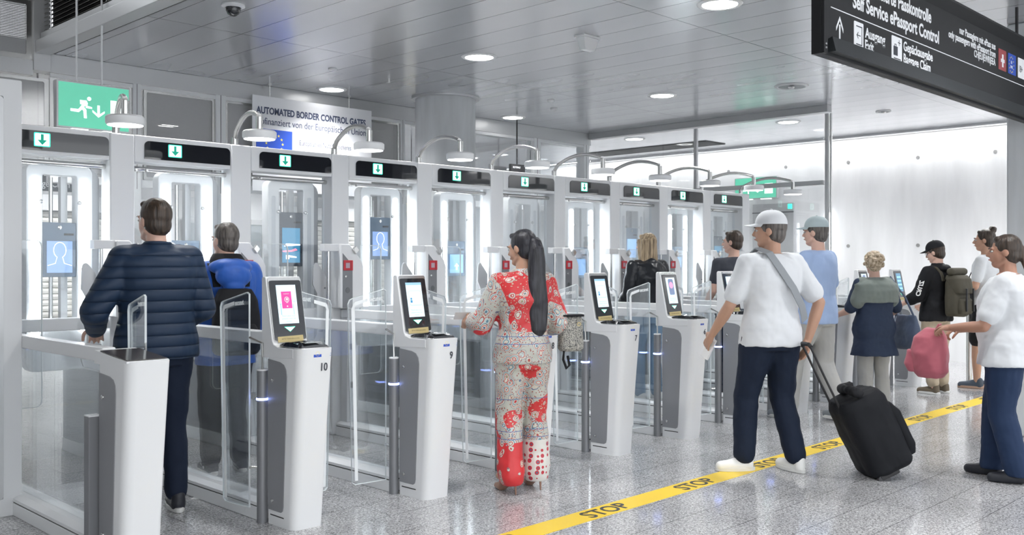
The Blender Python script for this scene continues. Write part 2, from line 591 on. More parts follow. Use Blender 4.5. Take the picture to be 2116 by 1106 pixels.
def ceiling_bits():
    d = thing('dome_camera', 'white dome security camera with black bubble at the top left ceiling', 'security camera', (3.76, 6.74, CEIL))
    MB().lathe((0, 0, 0), [(.088, 0), (.09, -.012), (.062, -.022), (.055, 0)], 32).build('mount', WHITE, d, smooth=True)
    MB().lathe((0, 0, 0), [(.055, -.018), (.056, -.045), (.045, -.072), (.022, -.088), (.002, -.092)], 32).build('bubble', BGLASS, d, smooth=True)
    d = thing('motion_sensor', 'white tapered motion sensor box under the ceiling above the middle gates', 'sensor', (6.47, 5.44, CEIL))
    b = MB()
    b.rings([[(-.10, -.05, -.02), (.10, -.05, -.02), (.10, .05, -.02), (-.10, .05, -.02)], [(-.07, -.04, -.13), (.06, -.04, -.13), (.06, .02, -.13), (-.07, .02, -.13)]])
    b.build('housing', WHITE, d, bev=.006)
    MB().box(-.11, .11, -.06, .06, -.02, 0).build('mounting_plate', WHITE, d, bev=.004)
    for x, y, l in [(5.71, 8.22, 'small white smoke detector disc on the ceiling above the banner'), (8.7, 7.9, 'small white ceiling detector right of the column'), (9.2, 8.3, 'small flat detector beside the corner of the ceiling')]:
        o = tag(MB().lathe((0, 0, 0), [(.045, 0), (.045, -.012), (.03, -.02), (.001, -.02)], 20).build('smoke_detector', WHITE, smooth=True, loc=(x, y, CEIL)), l, 'smoke detector')
    d = thing('sprinkler_head', 'small chrome sprinkler head left of the column top', 'sprinkler', (6.44, 8.22, CEIL))
    MB().cyl((0, 0), .014, -.05, 0, 12).cyl((0, 0), .03, -.053, -.048, 16).build('sprinkler', STEEL, d)
ceiling_bits()

# ------------------------------------------------------------------ facade behind the gates and the side glass
def facade():
    YB = 9.55
    f = thing('glazed_facade', 'white framed partition with perforated screens behind the row of gates', 'partition', (0, 0, 0))
    MB().box(3.405, 11.45, YB, YB + .16, 3.27, CEIL).build('top_beam', LGREY, f, bev=.004)
    MB().box(3.4, 11.40, YB - .012, YB, 3.225, 3.262).build('upper_rail', WHITE2, f)
    posts = [4.20, 5.11, 7.66, 10.14, 11.26]
    for x, w in zip(posts, (.085, .12, .07, .14, .12)):
        MB().box(x, x + w, YB - .02, YB + .14, 0, 3.27).build('post', WHITE2, f, bev=.004)
        MB().box(x + w * .45, x + w * .5, YB - .0215, YB - .02, 2.2, 3.27).build('joint', GROOVE, f)
    xs = [3.40, 4.20, 5.11, 7.66]
    for i in range(3):
        a = xs[i] + (.0 if i == 0 else .12); b = xs[i + 1]
        ring_prism(MB(), rrect(a, b, 2.3, 3.23, .01, 1), rrect(a + .03, b - .03, 2.33, 3.2, .01, 1), 'y', YB + .0, YB + .03).build('screen_frame', STEEL, f)
        MB().box(a + .03, b - .03, YB + .012, YB + .018, 2.33, 3.2).build('perforated_screen', MESHM, f)
    for a, b in ((7.73, 10.14), (10.28, 11.26)):
        MB().box(a, b, YB + .05, YB + .06, 2.3, 3.27).build('pane', GLASS, f)
    MB().box(3.4, 11.4, YB, YB + .1, 2.22, 2.30).build('transom', WHITE2, f, bev=.004)
    # void frame top left
    v = thing('void_screen_frame', 'grey metal frame with wire mesh screen high in the top left corner', 'screen', (0, 0, 0))
    MB().box(3.245, 3.40, YB - .03, YB + .12, 3.27, 4.9).build('post', LGREY, v, bev=.004)
    MB().box(1.2, 3.245, YB - .03, YB + .12, 3.93, 4.10).build('top_rail', LGREY, v, bev=.004)
    ring_prism(MB(), rrect(1.2, 3.245, 3.36, 3.93, .01, 1), rrect(1.26, 3.19, 3.41, 3.88, .01, 1), 'y', YB, YB + .05).build('inner_frame', STEEL, v)
    MB().box(1.26, 3.19, YB + .02, YB + .026, 3.41, 3.88).build('wire_mesh', MESHM, v)
    MB().box(1.2, 3.245, YB - .01, YB + .10, 3.22, 3.36).build('bottom_rail', LGREY, v)
    ring_prism(MB(), rrect(1.2, 3.39, 2.3, 3.2, .01, 1), rrect(1.24, 3.35, 2.33, 3.17, .01, 1), 'y', YB, YB + .03).build('lower_frame', STEEL, v)
    MB().box(1.24, 3.35, YB + .012, YB + .018, 2.33, 3.17).build('lower_mesh', MESHM, v)
    # side glass wall
    XS = 11.40
    s = thing('side_glass_wall', 'tall glass wall with slim metal posts right of the last gate', 'glass wall', (0, 0, 0))
    MB().box(XS - .02, XS + .10, 5.62, YB - .01, 3.36, CEIL).build('head_beam', pmat('beam_grey', (.45, .46, .47), .4, metal=.3), s, bev=.003)
    for y, n in ((5.62, .045), (7.58, .05)):
        MB().box(XS, XS + .045, y, y + n, 0, 3.34).build('post', LGREY, s, bev=.005)
        MB().cyl((XS + .035, y - .025 if y < 6 else y + .04), .014, 0, 3.34, 16).build('rod', STEEL, s, smooth=True)
    MB().box(XS, XS + .06, 5.69, 7.58, 2.44, 2.50).build('transom', LGREY, s, bev=.003)
    MB().box(XS, XS + .05, 5.69, 7.58, 0, .10).build('bottom_rail', LGREY, s)
    MB().box(XS + .02, XS + .03, 5.69, 7.58, .10, 3.33).build('front_pane', GLASS, s)
    MB().box(XS + .02, XS + .03, 7.66, YB - .01, 0, 3.33).build('rear_pane', GLASS, s)
facade()

def left_screen():
    t = thing('framed_glass_partition', 'white framed glass partition at the left edge of the picture', 'glass partition', (0, 0, 0))
    Y = 5.88
    ring_prism(MB(), rrect(.2, 1.94, .0, 2.5, .005, 1), rrect(.3, 1.84, .1, 2.40, .005, 1), 'y', Y, Y + .06).build('outer_frame', WHITE2, t, bev=.003)
    ring_prism(MB(), rrect(.3, 1.84, .1, 2.40, .02, 2), rrect(.335, 1.805, .135, 2.365, .02, 2), 'y', Y - .006, Y + .05).build('inner_frame', LGREY, t)
    MB().box(.335, 1.805, Y + .02, Y + .03, .135, 2.365).build('pane', GLASS, t)
left_screen()

# ------------------------------------------------------------------ passport pedestals
def lower_body(w=.20):
    rg = []
    for z, yf, x0, x1 in ((0, 4.445, .0, .190), (.03, 4.442, 0, .191), (.5, 4.408, 0, .198), (.93, 4.375, 0, .208), (.985, 4.372, 0, .21)):
        r = .05
        pts = [(x0, 4.69)]
        for k in range(7):
            a = PI + .5 * PI * k / 6
            pts.append((x0 + r + r * math.cos(a), yf + r + r * math.sin(a)))
        r2 = .022
        for k in range(5):
            a = 1.5 * PI + .5 * PI * k / 4
            pts.append((x1 - r2 + r2 * math.cos(a), yf + r2 + r2 * math.sin(a)))
        pts.append((x1, 4.69))
        rg.append([(p[0], p[1] - 4.5, z) for p in pts])
    return MB().rings(rg)

def pedestal(k):
    x = kx(k) + .042
    num = NUMS.get(k)
    if num:
        lbl = 'white passport scanner pedestal numbered %s with slanted touchscreen' % WORDS[int(num)] if int(num) in (10, 9, 7, 6) else {
            8: 'white passport scanner pedestal hidden behind the woman in the red paisley outfit',
            5: 'white passport scanner pedestal with screen just left of the man in the white cap',
            4: 'white passport scanner pedestal behind the legs of the man in the white cap',
            3: 'white passport scanner pedestal behind the man in the light blue shirt',
            2: 'white passport scanner pedestal behind the curly haired woman with the bag',
            1: 'farthest white passport scanner pedestal with dark blue screen beside the man in the black cap'}[int(num)]
    else:
        lbl = 'plain white end pedestal without screen at the lower left, dark top plate'
    t = thing('passport_pedestal', lbl, 'pedestal', (x, 4.5, 0), 0, None)
    lower_body().build('body', WHITE, t, smooth=True)
    # grey inset side panel
    pts = [(.19, .055), (.19, .905)]
    for a in range(6):
        q = .5 * PI * a / 5
        pts.append((.032 + .04 - .04 * math.sin(q) - .02, .905 - .045 + .045 * math.cos(q) - .0))
    pts += [(.035, .10), (.05, .082)]
    pts[0] = (.19, .082)
    pts = [(.19, .082), (.19, .915), (.07, .905), (.03, .893), (.008, .868), (.0, .83), (.035, .115), (.042, .092), (.058, .082)]
    MB().prism(pts, 'x', -.004, .004).build('side_panel', PANEL, t, bev=.001)
    for z in (.80, .135):
        MB().add([], []).rings([[(dx, .145 + r * math.cos(2 * PI * i / 12), z + r * math.sin(2 * PI * i / 12)) for i in range(12)] for r, dx in ((.012, -.003), (.011, -.009), (.005, -.012))]).build('screw', STEEL, t, smooth=True)
    MB().box(-.0015, .002, .035, .17, .052, .058).build('base_slot', GROOVE, t)
    if not num:
        MB().prism([(-.112, .98), (.19, .98), (.19, .955), (.26, .955), (.26, 1.020), (-.112, .989)], 'x', .001, .206).build('top_shell', WHITE, t)
        MB().add([(.006, -.108, .991), (.2, -.108, .991), (.2, .20, 1.017), (.006, .20, 1.017), (.006, -.108, .994), (.2, -.108, .994), (.2, .20, 1.021), (.006, .20, 1.021)],
                 [(0, 1, 2, 3), (7, 6, 5, 4), (0, 4, 5, 1), (1, 5, 6, 2), (2, 6, 7, 3), (3, 7, 4, 0)]).build('dark_top_plate', pmat('dark_plate', (.07, .06, .055), .12), t)
        return t
    # screen housing
    prof = [(.26, .92), (.26, 1.36), (.252, 1.372), (.225, 1.372), (.216, 1.36), (.147, 1.016), (.135, .998), (.09, .985), (-.06, .985), (-.06, .93), (.19, .92)]
    MB().prism(prof, 'x', -.0025, .222).build('screen_housing_shell', WHITE, t, bev=.006)
    # slanted screen: origin bottom, up slope
    a = Vector((0, .147, 1.016)); bb = Vector((0, .216, 1.36))
    v = (bb - a).normalized(); u = Vector((1, 0, 0)); nrm = u.cross(v)
    L = (bb - a).length
    def SM(px, py, pn=0):
        return face_mtx(Vector((px, 0, 0)) + a + v * py + nrm * pn, u, v)
    rim = MB().prism(rrect(.006, .218, .002, L + .006, .012, 3), 'z', 0, .006)
    ro = place(rim.build('screen_rim', STEEL, t), SM(0, 0, .0))
    bz = place(MB().prism(rrect(.010, .214, .0, L - .012, .012, 3), 'z', .006, .009).build('screen_bezel', BGLASS, t), SM(0, 0, .0))
    def on(mb, name, mat, h):
        o = mb.build(name, mat, bz)
        o.matrix_local = Matrix.Translation((0, 0, h))
        return o
    def T(body, size, mat, cx, cy, h=.0106):
        return text(body, size, mat, Matrix.Translation((cx, cy, h)), bz, 'caption', 'CENTER', ext=.0002)
    n = int(num)
    dm = SCREEN if n != 1 else pmat('screen_dark_blue', (.03, .06, .1), .2, emis=(.10, .25, .38), es=.8)
    disp = on(MB().box(.05, .176, .092, .312, 0, .001), 'display', dm, .009)
    blue = pmat('screen_blue_grey', (.2, .3, .4), .4, emis=(.16, .30, .42), es=.9)
    if n in (10, 5, 4, 3):
        pk = pmat('screen_magenta', (.5, .05, .25), .4, emis=(.42, .03, .17), es=.7) if n == 10 else pmat('screen_pale_magenta', (.5, .3, .4), .4, emis=(.72, .50, .66), es=.9)
        on(MB().box(.078, .143, .178, .275, 0, .001), 'passport_icon', pk, .010)
        g = MB().rings([[(.111 + r * math.cos(2 * PI * i / 20), .229 + r * math.sin(2 * PI * i / 20), 0) for i in range(20)] for r in (.012, .016)], cap=False)
        on(g, 'globe_icon', PAPER, .0112)
        on(MB().cyl((.112, .23), .008, 0, .0003, 14).box(.104, .118, .209, .211, 0, .0003).box(.107, .115, .186, .194, 0, .0003), 'emblem_icon', PAPER, .0112)
        T('PASSPORT', .008, PAPER, .111, .258, .0113)
        on(MB().box(.066, .072, .142, .205, 0, .0005).box(.148, .152, .142, .2, 0, .0005).box(.148, .166, .214, .216, 0, .0005).box(.15, .152, .214, .24, 0, .0005).box(.163, .165, .214, .24, 0, .0005).box(.06, .078, .203, .206, 0, .0005), 'scanner_icon', blue, .0102)
    elif n in (9, 7, 8):
        on(ring_prism(MB(), rrect(.066, .166, .165, .26, .012, 3), rrect(.068, .164, .168, .258, .011, 3), 'z', 0, .0005), 'card_outline', blue, .0102)
        on(MB().cyl((.082, .208), .007, 0, .0004, 14).box(.074, .090, .183, .199, 0, .0004), 'portrait_icon', pmat('screen_icon_blue', (.02, .1, .2), .4, emis=(.03, .16, .32), es=.9), .0103)
        on(MB().box(.05, .176, .296, .312, 0, .0004), 'top_bar', blue, .0103)
    elif n in (6, 2):
        on(MB().prism(rrect(.078, .150, .165, .30, .014, 4), 'z', 0, .0005), 'phone_icon', pmat('screen_slate', (.1, .13, .2), .4, emis=(.12, .16, .26), es=.9), .0102)
        on(MB().cyl((.114, .247), .028, 0, .0005, 24), 'phone_picture', pmat('screen_rose', (.4, .2, .3), .4, emis=(.50, .22, .36), es=.9), .0108)
    else:
        for j in range(4):
            on(MB().box(.06, .166, .12 + j * .045, .14 + j * .045, 0, .0004), 'menu_bar', pmat('screen_mid_blue', (.1, .3, .4), .4, emis=(.25, .5, .62), es=.8), .0102)
    if n != 1:
        for j, s_ in enumerate(('Please place your', 'passport onto the', 'scanner')):
            T(s_, .0125, blue, .113, .132 - j * .0155)
    on(MB().prism([(.078, .074), (.148, .074), (.113, .046)], 'z', 0, .001), 'arrow_glow', LEDG, .009)
    on(MB().prism([(.083, .071), (.143, .071), (.113, .049)], 'z', 0, .001), 'arrow_light', LEDGW, .0098)
    st = MB().prism([(.028, -.012), (.192, -.012), (.192, .024), (.028, .020)], 'z', 0, .001)
    so = on(st, 'gold_sticker', GOLD, .0095)
    T('BITTE TÜREN BEACHTEN', .010, pmat('sticker_ink', (.2, .15, .08), .5), .11, .003, .0108)
    # document scanner
    MB().prism(rrect(.012, .208, -.112, .128, .03, 5), 'z', .984, .990).build('scanner_tray', STEEL, t, bev=.002)
    sc = MB()
    rg = []
    for i in range(9):
        tt = i / 8
        y = -.10 + .22 * tt
        h = .992 + .028 * math.sin(PI * (.1 + .85 * tt)) * (.6 + .4 * tt)
        rg.append([(.02, y, .988), (.03, y, h), (.11, y, h + .006), (.19, y, h), (.20, y, .988)])
    sc.rings(rg).build('document_scanner', BGLASS, t, smooth=True)
    MB().prism([(.055, -.085), (.165, -.085), (.14, .0), (.075, .0)], 'z', 1.013, 1.0165).build('scanner_window', pmat('scan_glass', (.45, .48, .48), .08, coat=.6), t)
    # sticker and number on the front
    ux, vz = (1, 0, 0), (0, .055, 1)
    fy = -.1235
    MB().box(0, .05, 0, .036, 0, .0008).build('flag_sticker', BLUE, t).matrix_local = face_mtx((.085, fy - .0015, .938), ux, (0, -.03, 1))
    stars = MB()
    for i in range(12):
        aa = 2 * PI * i / 12
        cx_, cy_ = .025 + .012 * math.cos(aa), .018 + .012 * math.sin(aa)
        stars.box(cx_ - .0014, cx_ + .0014, cy_ - .0014, cy_ + .0014, 0, .0003)
    stars.build('flag_stars', YEL, t).matrix_local = face_mtx((.085, fy - .0025, .938), ux, (0, -.03, 1))
    for j in range(2):
        text('Kofinanziert von der' if j == 0 else 'Europäischen Union', .0085, pmat('pale_blue_ink', (.25, .4, .75), .5), face_mtx((.138, fy - .001, .952 - j * .011), ux, (0, -.03, 1)), t, 'sticker_caption', sx=.85)
    text(num, .062, INK, face_mtx((.150, fy - .0005, .862), ux, (0, -.07, 1)), t, 'number_print', 'CENTER', bold=.0004, sx=.82)
    return t
for k in range(2, 13):
    pedestal(k)

# ------------------------------------------------------------------ swing gate leaves
def leaf_mesh(side):
    # local: x from hinge (0) to free edge, z up; side=+1 normal
    top0, top1 = 1.285, 1.23
    w0, w1 = .275, .245
    outer = [(0, .075), (w1 - .02, .075), (w1, .09), (w0, top1 - .035), (w0 - .012, top1 - .008), (w0 - .03, top1), (.018, top0), (0, top0 - .01)]
    return outer
def swing_gate(lbl, k, side, ang):
    # side 'R': pole stands left of pedestal k (right leaf of the lane); 'L': pole right of pedestal k (left leaf)
    mirror = side == 'R'
    px = kx(k) + (.03 if mirror else .29)
    py = 4.735
    t = thing('swing_gate', lbl, 'gate', (px, py, 0))
    if k == 2:
        MB().box(-.035, .028, -.03, .03, 0, .70).build('pole', GREY, t, bev=.003)
        MB().box(-.034, .027, -.029, .029, .70, .706).build('pole_cap', WHITE, t)
    else:
        MB().cyl((0, 0), .030, 0, .848, 24).build('pole', GREY, t, smooth=True)
        MB().cyl((0, 0), .0305, .848, .856, 24).build('pole_cap', WHITE, t, smooth=True)
        MB().rings([[(r * math.cos(2 * PI * i / 24), r * math.sin(2 * PI * i / 24), z) for i in range(24)] for r, z in ((.029, .683), (.0335, .684), (.0335, .694), (.029, .695))], closed=True).build('blue_light_ring', LEDB, t, smooth=True)
    if ang is None:
        return t
    sg = -1 if mirror else 1
    lo = Vector((sg * (.036 if ang and abs(ang) > 1 else .004), .075, 0))
    MB().tube([(0, .0, .85 if k > 2 else .70), (0, 0, 1.0), (lo.x, lo.y, 1.03)], .007, 8).tube([(0, .028, .30), (lo.x, lo.y, .30)], .008, 8).build('hinge_arm', STEEL, t, smooth=True)
    out = [(sg * a, b) for a, b in leaf_mesh(1)]
    if mirror:
        out = out[::-1]
    lf = MB().prism(out, 'y', -.005, .005).build('glass_leaf', GLASS, t)
    lf.location = lo
    lf.rotation_euler = (0, 0, ang)
    ins = []
    cx_ = sum(p[0] for p in out) / len(out); cz_ = sum(p[1] for p in out) / len(out)
    for p in out:
        ins.append((p[0] + (cx_ - p[0]) * .010, p[1] - math.copysign(min(abs(p[1] - cz_), .004), p[1] - cz_)))
    ring_prism(MB(), out, ins, 'y', -.0055, .0055).build('polished_edge', GEDGE, lf)
    b = MB()
    w0, w1 = .275, .245
    def q(a, b_):
        return (sg * a, b_)
    b.prism([q(w1 - .018, .10), q(w1 - .040, .10), q(w0 - .046, 1.165), q(w0 - .022, 1.165)], 'y', -.0065, -.0055)
    b.prism([q(w0 - .022, 1.16), q(w0 - .040, 1.16), q(w0 - .050, 1.182), q(w0 - .040, 1.205)], 'y', -.0065, -.0055)
    b.prism([q(w0 - .045, 1.182), q(w0 - .045, 1.207), q(.135, 1.229), q(.135, 1.208)], 'y', -.0065, -.0055)
    b.build('white_print_band', FROST, lf)
    u = Vector((1, 0, -.19 if not mirror else .19)).normalized()
    mt = face_mtx((-.127, -.006, 1.206), u, (0, 0, 1)) if mirror else face_mtx((.022, -.006, 1.228), u, (0, 0, 1))
    text('secunet', .042, FROST, mt, lf, 'maker_lettering', bold=.001, sx=.72)
    return t
def lane_name(k):
    a, b = WORDS.get(13 - k), WORDS.get(12 - k)
    if a is None:
        return 'in the leftmost lane left of pedestal ten'
    if b is None:
        return 'right of the farthest pedestal one'
    return 'between pedestals %s and %s' % (a, b)
for k in range(2, 13):
    op = k == 3
    if k == 2:
        swing_gate('square grey pole against the plain end pedestal at the lower left', k, 'R', None)
    else:
        swing_gate('glass swing gate on a grey pole with blue light ring, left side of pedestal %s' % WORDS[13 - k], k, 'R', math.radians(-84 if op else -6))
    if k < 12:
        swing_gate('glass swing gate hinged on the right side of %s' % ('pedestal ' + WORDS[13 - k] if k > 2 else 'the plain end pedestal'), k, 'L', math.radians(84 if k == 2 else 8))

# ------------------------------------------------------------------ lane walls
def lane_wall(k):
    n = NUMS.get(k)
    x = kx(k) + .03
    t = thing('lane_divider', ('glass lane divider with white rail behind pedestal %s' % WORDS[int(n)]) if n else 'glass lane divider with white rail behind the plain end pedestal', 'divider', (x, 4.7, 0))
    Y1 = 1.99
    MB().box(0, .17, .07, Y1, 0, .073).build('plinth', WHITE, t, bev=.004)
    MB().box(.006, .164, .07, Y1, .073, .081).build('shadow_gap', GROOVE, t)
    MB().prism([(0, .081), (.17, .081), (.17, .098), (.125, .112), (.045, .112), (0, .098)], 'y', .07, Y1).build('sill', WHITE, t)
    MB().box(.08, .09, .07, Y1 - .1, .112, 1.0).build('glass_pane', GLASS, t)
    MB().box(.05, .12, .055, Y1, .985 - (.03 if k == 2 else 0), 1.058 - (.03 if k == 2 else 0)).build('handrail', WHITE, t, bev=.008)
    for y in (.75,):
        for z in (.40, .72):
            MB().box(.072, .098, Y1 - .14, Y1 - .08, z, z + .05).build('hinge_clamp', STEEL, t, bev=.003)
    MB().box(.05, .12, Y1 - .09, Y1 - .0, .112, .985).build('rear_stile', WHITE2, t, bev=.003)
    # grey cabinet behind the portal
    MB().box(0, .17, 2.2, 2.95, .10, .66).build('grey_cabinet', GREY, t, bev=.004)
    MB().box(-.002, .172, 2.2, 2.955, 0, .10).build('cabinet_plinth', WHITE, t, bev=.003)
    MB().box(.08, .09, 2.2, 2.95, .66, 2.0).build('rear_pane', GLASS, t)
    return t
for k in range(2, 13):
    lane_wall(k)

# ------------------------------------------------------------------ exit portals
YP = 6.70
def portal(k):
    x0 = kx(k)
    t = thing('exit_portal', ('white exit portal with black sign glass ' + lane_name(k)), 'portal', (x0, YP, 0))
    W = S
    MB().box(0, .175, 0, .16, 0, 2.365).build('post', WHITE, t, bev=.012, seg=3)
    if k == 11:
        MB().box(W, W + .175, 0, .16, 0, 2.365).build('end_post', WHITE, t, bev=.012, seg=3)
    MB().box(.175, W, .004, .156, 2.17, 2.365).build('header', WHITE, t, bev=.008)
    g = MB().prism(rrect(.245, .92, 2.198, 2.328, .035, 5, (0, 0, 1, 1)), 'y', -.004, .006).build('sign_glass', BGLASS, t)
    # arrow light
    cx_ = .475
    MB().prism(rrect(cx_ - .052, cx_ + .052, 2.224, 2.316, .006, 2), 'y', -.0055, -.0042).build('display_border', LEDG, g)
    MB().prism(rrect(cx_ - .045, cx_ + .045, 2.230, 2.310, .004, 2), 'y', -.0066, -.0055).build('display_field', LEDGW, g)
    MB().prism([(cx_ - .0095, 2.307), (cx_ - .0095, 2.268), (cx_ - .031, 2.268), (cx_, 2.234), (cx_ + .031, 2.268), (cx_ + .0095, 2.268), (cx_ + .0095, 2.307)], 'y', -.0074, -.0066).build('down_arrow', pmat('arrow_teal', (0, .25, .17), .5, emis=(0, .24, .16), es=.6), g)
    MB().tube([(.175, .09, 2.13), (W, .09, 2.13)], .018, 12).build('door_track', STEEL, t, smooth=True)
    for dx in (.2, .28):
        MB().rings([[(dx + r * math.cos(2 * PI * i / 14), y, 2.12 + r * math.sin(2 * PI * i / 14)) for i in range(14)] for r, y in ((.012, .05), (.014, .035), (.008, .028))]).build('track_bolt', STEEL, t, smooth=True)
    MB().box(.18, W - .005, .11, .118, .12, 2.165).build('door_pane', GLASS, t)
    MB().box(.175, W, .05, .15, .985, 1.07).build('cross_rail', WHITE, t, bev=.006)
    return t
for k in range(2, 12):
    portal(k)

def console(k):
    n = NUMS.get(k)
    x0 = kx(k)
    t = thing('exit_console', ('white console with red emergency button in line with pedestal %s' % WORDS[int(n)]) if n else 'white console on the gate post at the left edge behind the partition', 'console', (x0, YP - .15, 0))
    out = [(-.018, 1.07), (-.018, 1.605), (.075, 1.605), (.19, 1.475), (.215, 1.42), (.215, 1.07)]
    MB().prism(out, 'y', 0, .15).build('shell', WHITE, t, bev=.010, seg=3)
    MB().prism([(.0, 1.075), (.0, 1.53), (.085, 1.445), (.10, 1.425), (.10, 1.075)], 'y', -.003, .004).build('front_panel', GREY, t, bev=.002)
    b = MB().box(.006, .098, -.012, -.003, 1.385, 1.47).build('emergency_button_box', RED, t, bev=.003)
    MB().box(.024, .064, -.014, -.012, 1.405, 1.448).build('button_label', pmat('pale_label', (.48, .36, .42), .5), b)
    MB().box(.074, .079, -.0135, -.012, 1.39, 1.465).build('button_rib', pmat('dark_red', (.3, .01, .02), .4), b)
    MB().rings([[(.03 + r * math.cos(2 * PI * i / 14), y, 1.335 + r * math.sin(2 * PI * i / 14)) for i in range(14)] for r, y in ((.011, -.003), (.011, -.009), (.006, -.011))]).build('key_switch', STEEL, t, smooth=True)
    MB().rings([[(.05 + r * math.cos(2 * PI * i / 18), y, 1.22 + r * math.sin(2 * PI * i / 18)) for i in range(18)] for r, y in ((.024, -.003), (.022, -.005))]).build('speaker_disc', DGREY, t, smooth=True)
    MB().box(-.16, .0, .03, .10, 1.545, 1.605).build('side_arm', WHITE, t, bev=.004)
    MB().tube([(-.10, .06, .99), (-.10, .06, 1.55)], .013, 10).build('arm_rod', STEEL, t, smooth=True)
    d = .036
    MB().prism([(.09, 1.555), (.09 + d * .8, 1.555 + d), (.09 + 2 * d * .8, 1.555), (.09 + d * .8, 1.555 - d)], 'y', -.03, .002).build('diamond_reader', STEEL, t, bev=.004)
    if k < 12:
        ring = rrect(.22, .445, .50, 1.60, .045, 5, (0, 1, 1, 0))
        inn = rrect(.224, .440, .505, 1.595, .042, 5, (0, 1, 1, 0))
        MB().prism(ring, 'y', .055, .063).build('glass_flap', GLASS, t)
        ring_prism(MB(), ring, inn, 'y', .053, .065).build('flap_edge', GEDGE, t)
    if k > 2:
        pts = [(-.21, 1.40), (-.205, 1.43), (-.195, 1.445), (-.18, 1.45), (-.17, 1.445), (-.085, 1.34), (-.085, .70), (-.20, .74), (-.215, .79), (-.175, .86), (-.175, 1.20), (-.215, 1.27)]
        MB().prism(pts, 'y', .11, .125).build('hinge_plate', pmat('satin_plate', (.50, .51, .52), .4, metal=.5), t, bev=.003)
        for z in (1.24, .80):
            MB().rings([[(-.10 + r * math.cos(2 * PI * i / 10), y, z + r * math.sin(2 * PI * i / 10)) for i in range(10)] for r, y in ((.007, .11), (.006, .104))]).build('plate_screw', DGREY, t)
    return t
for k in range(2, 13):
    console(k)

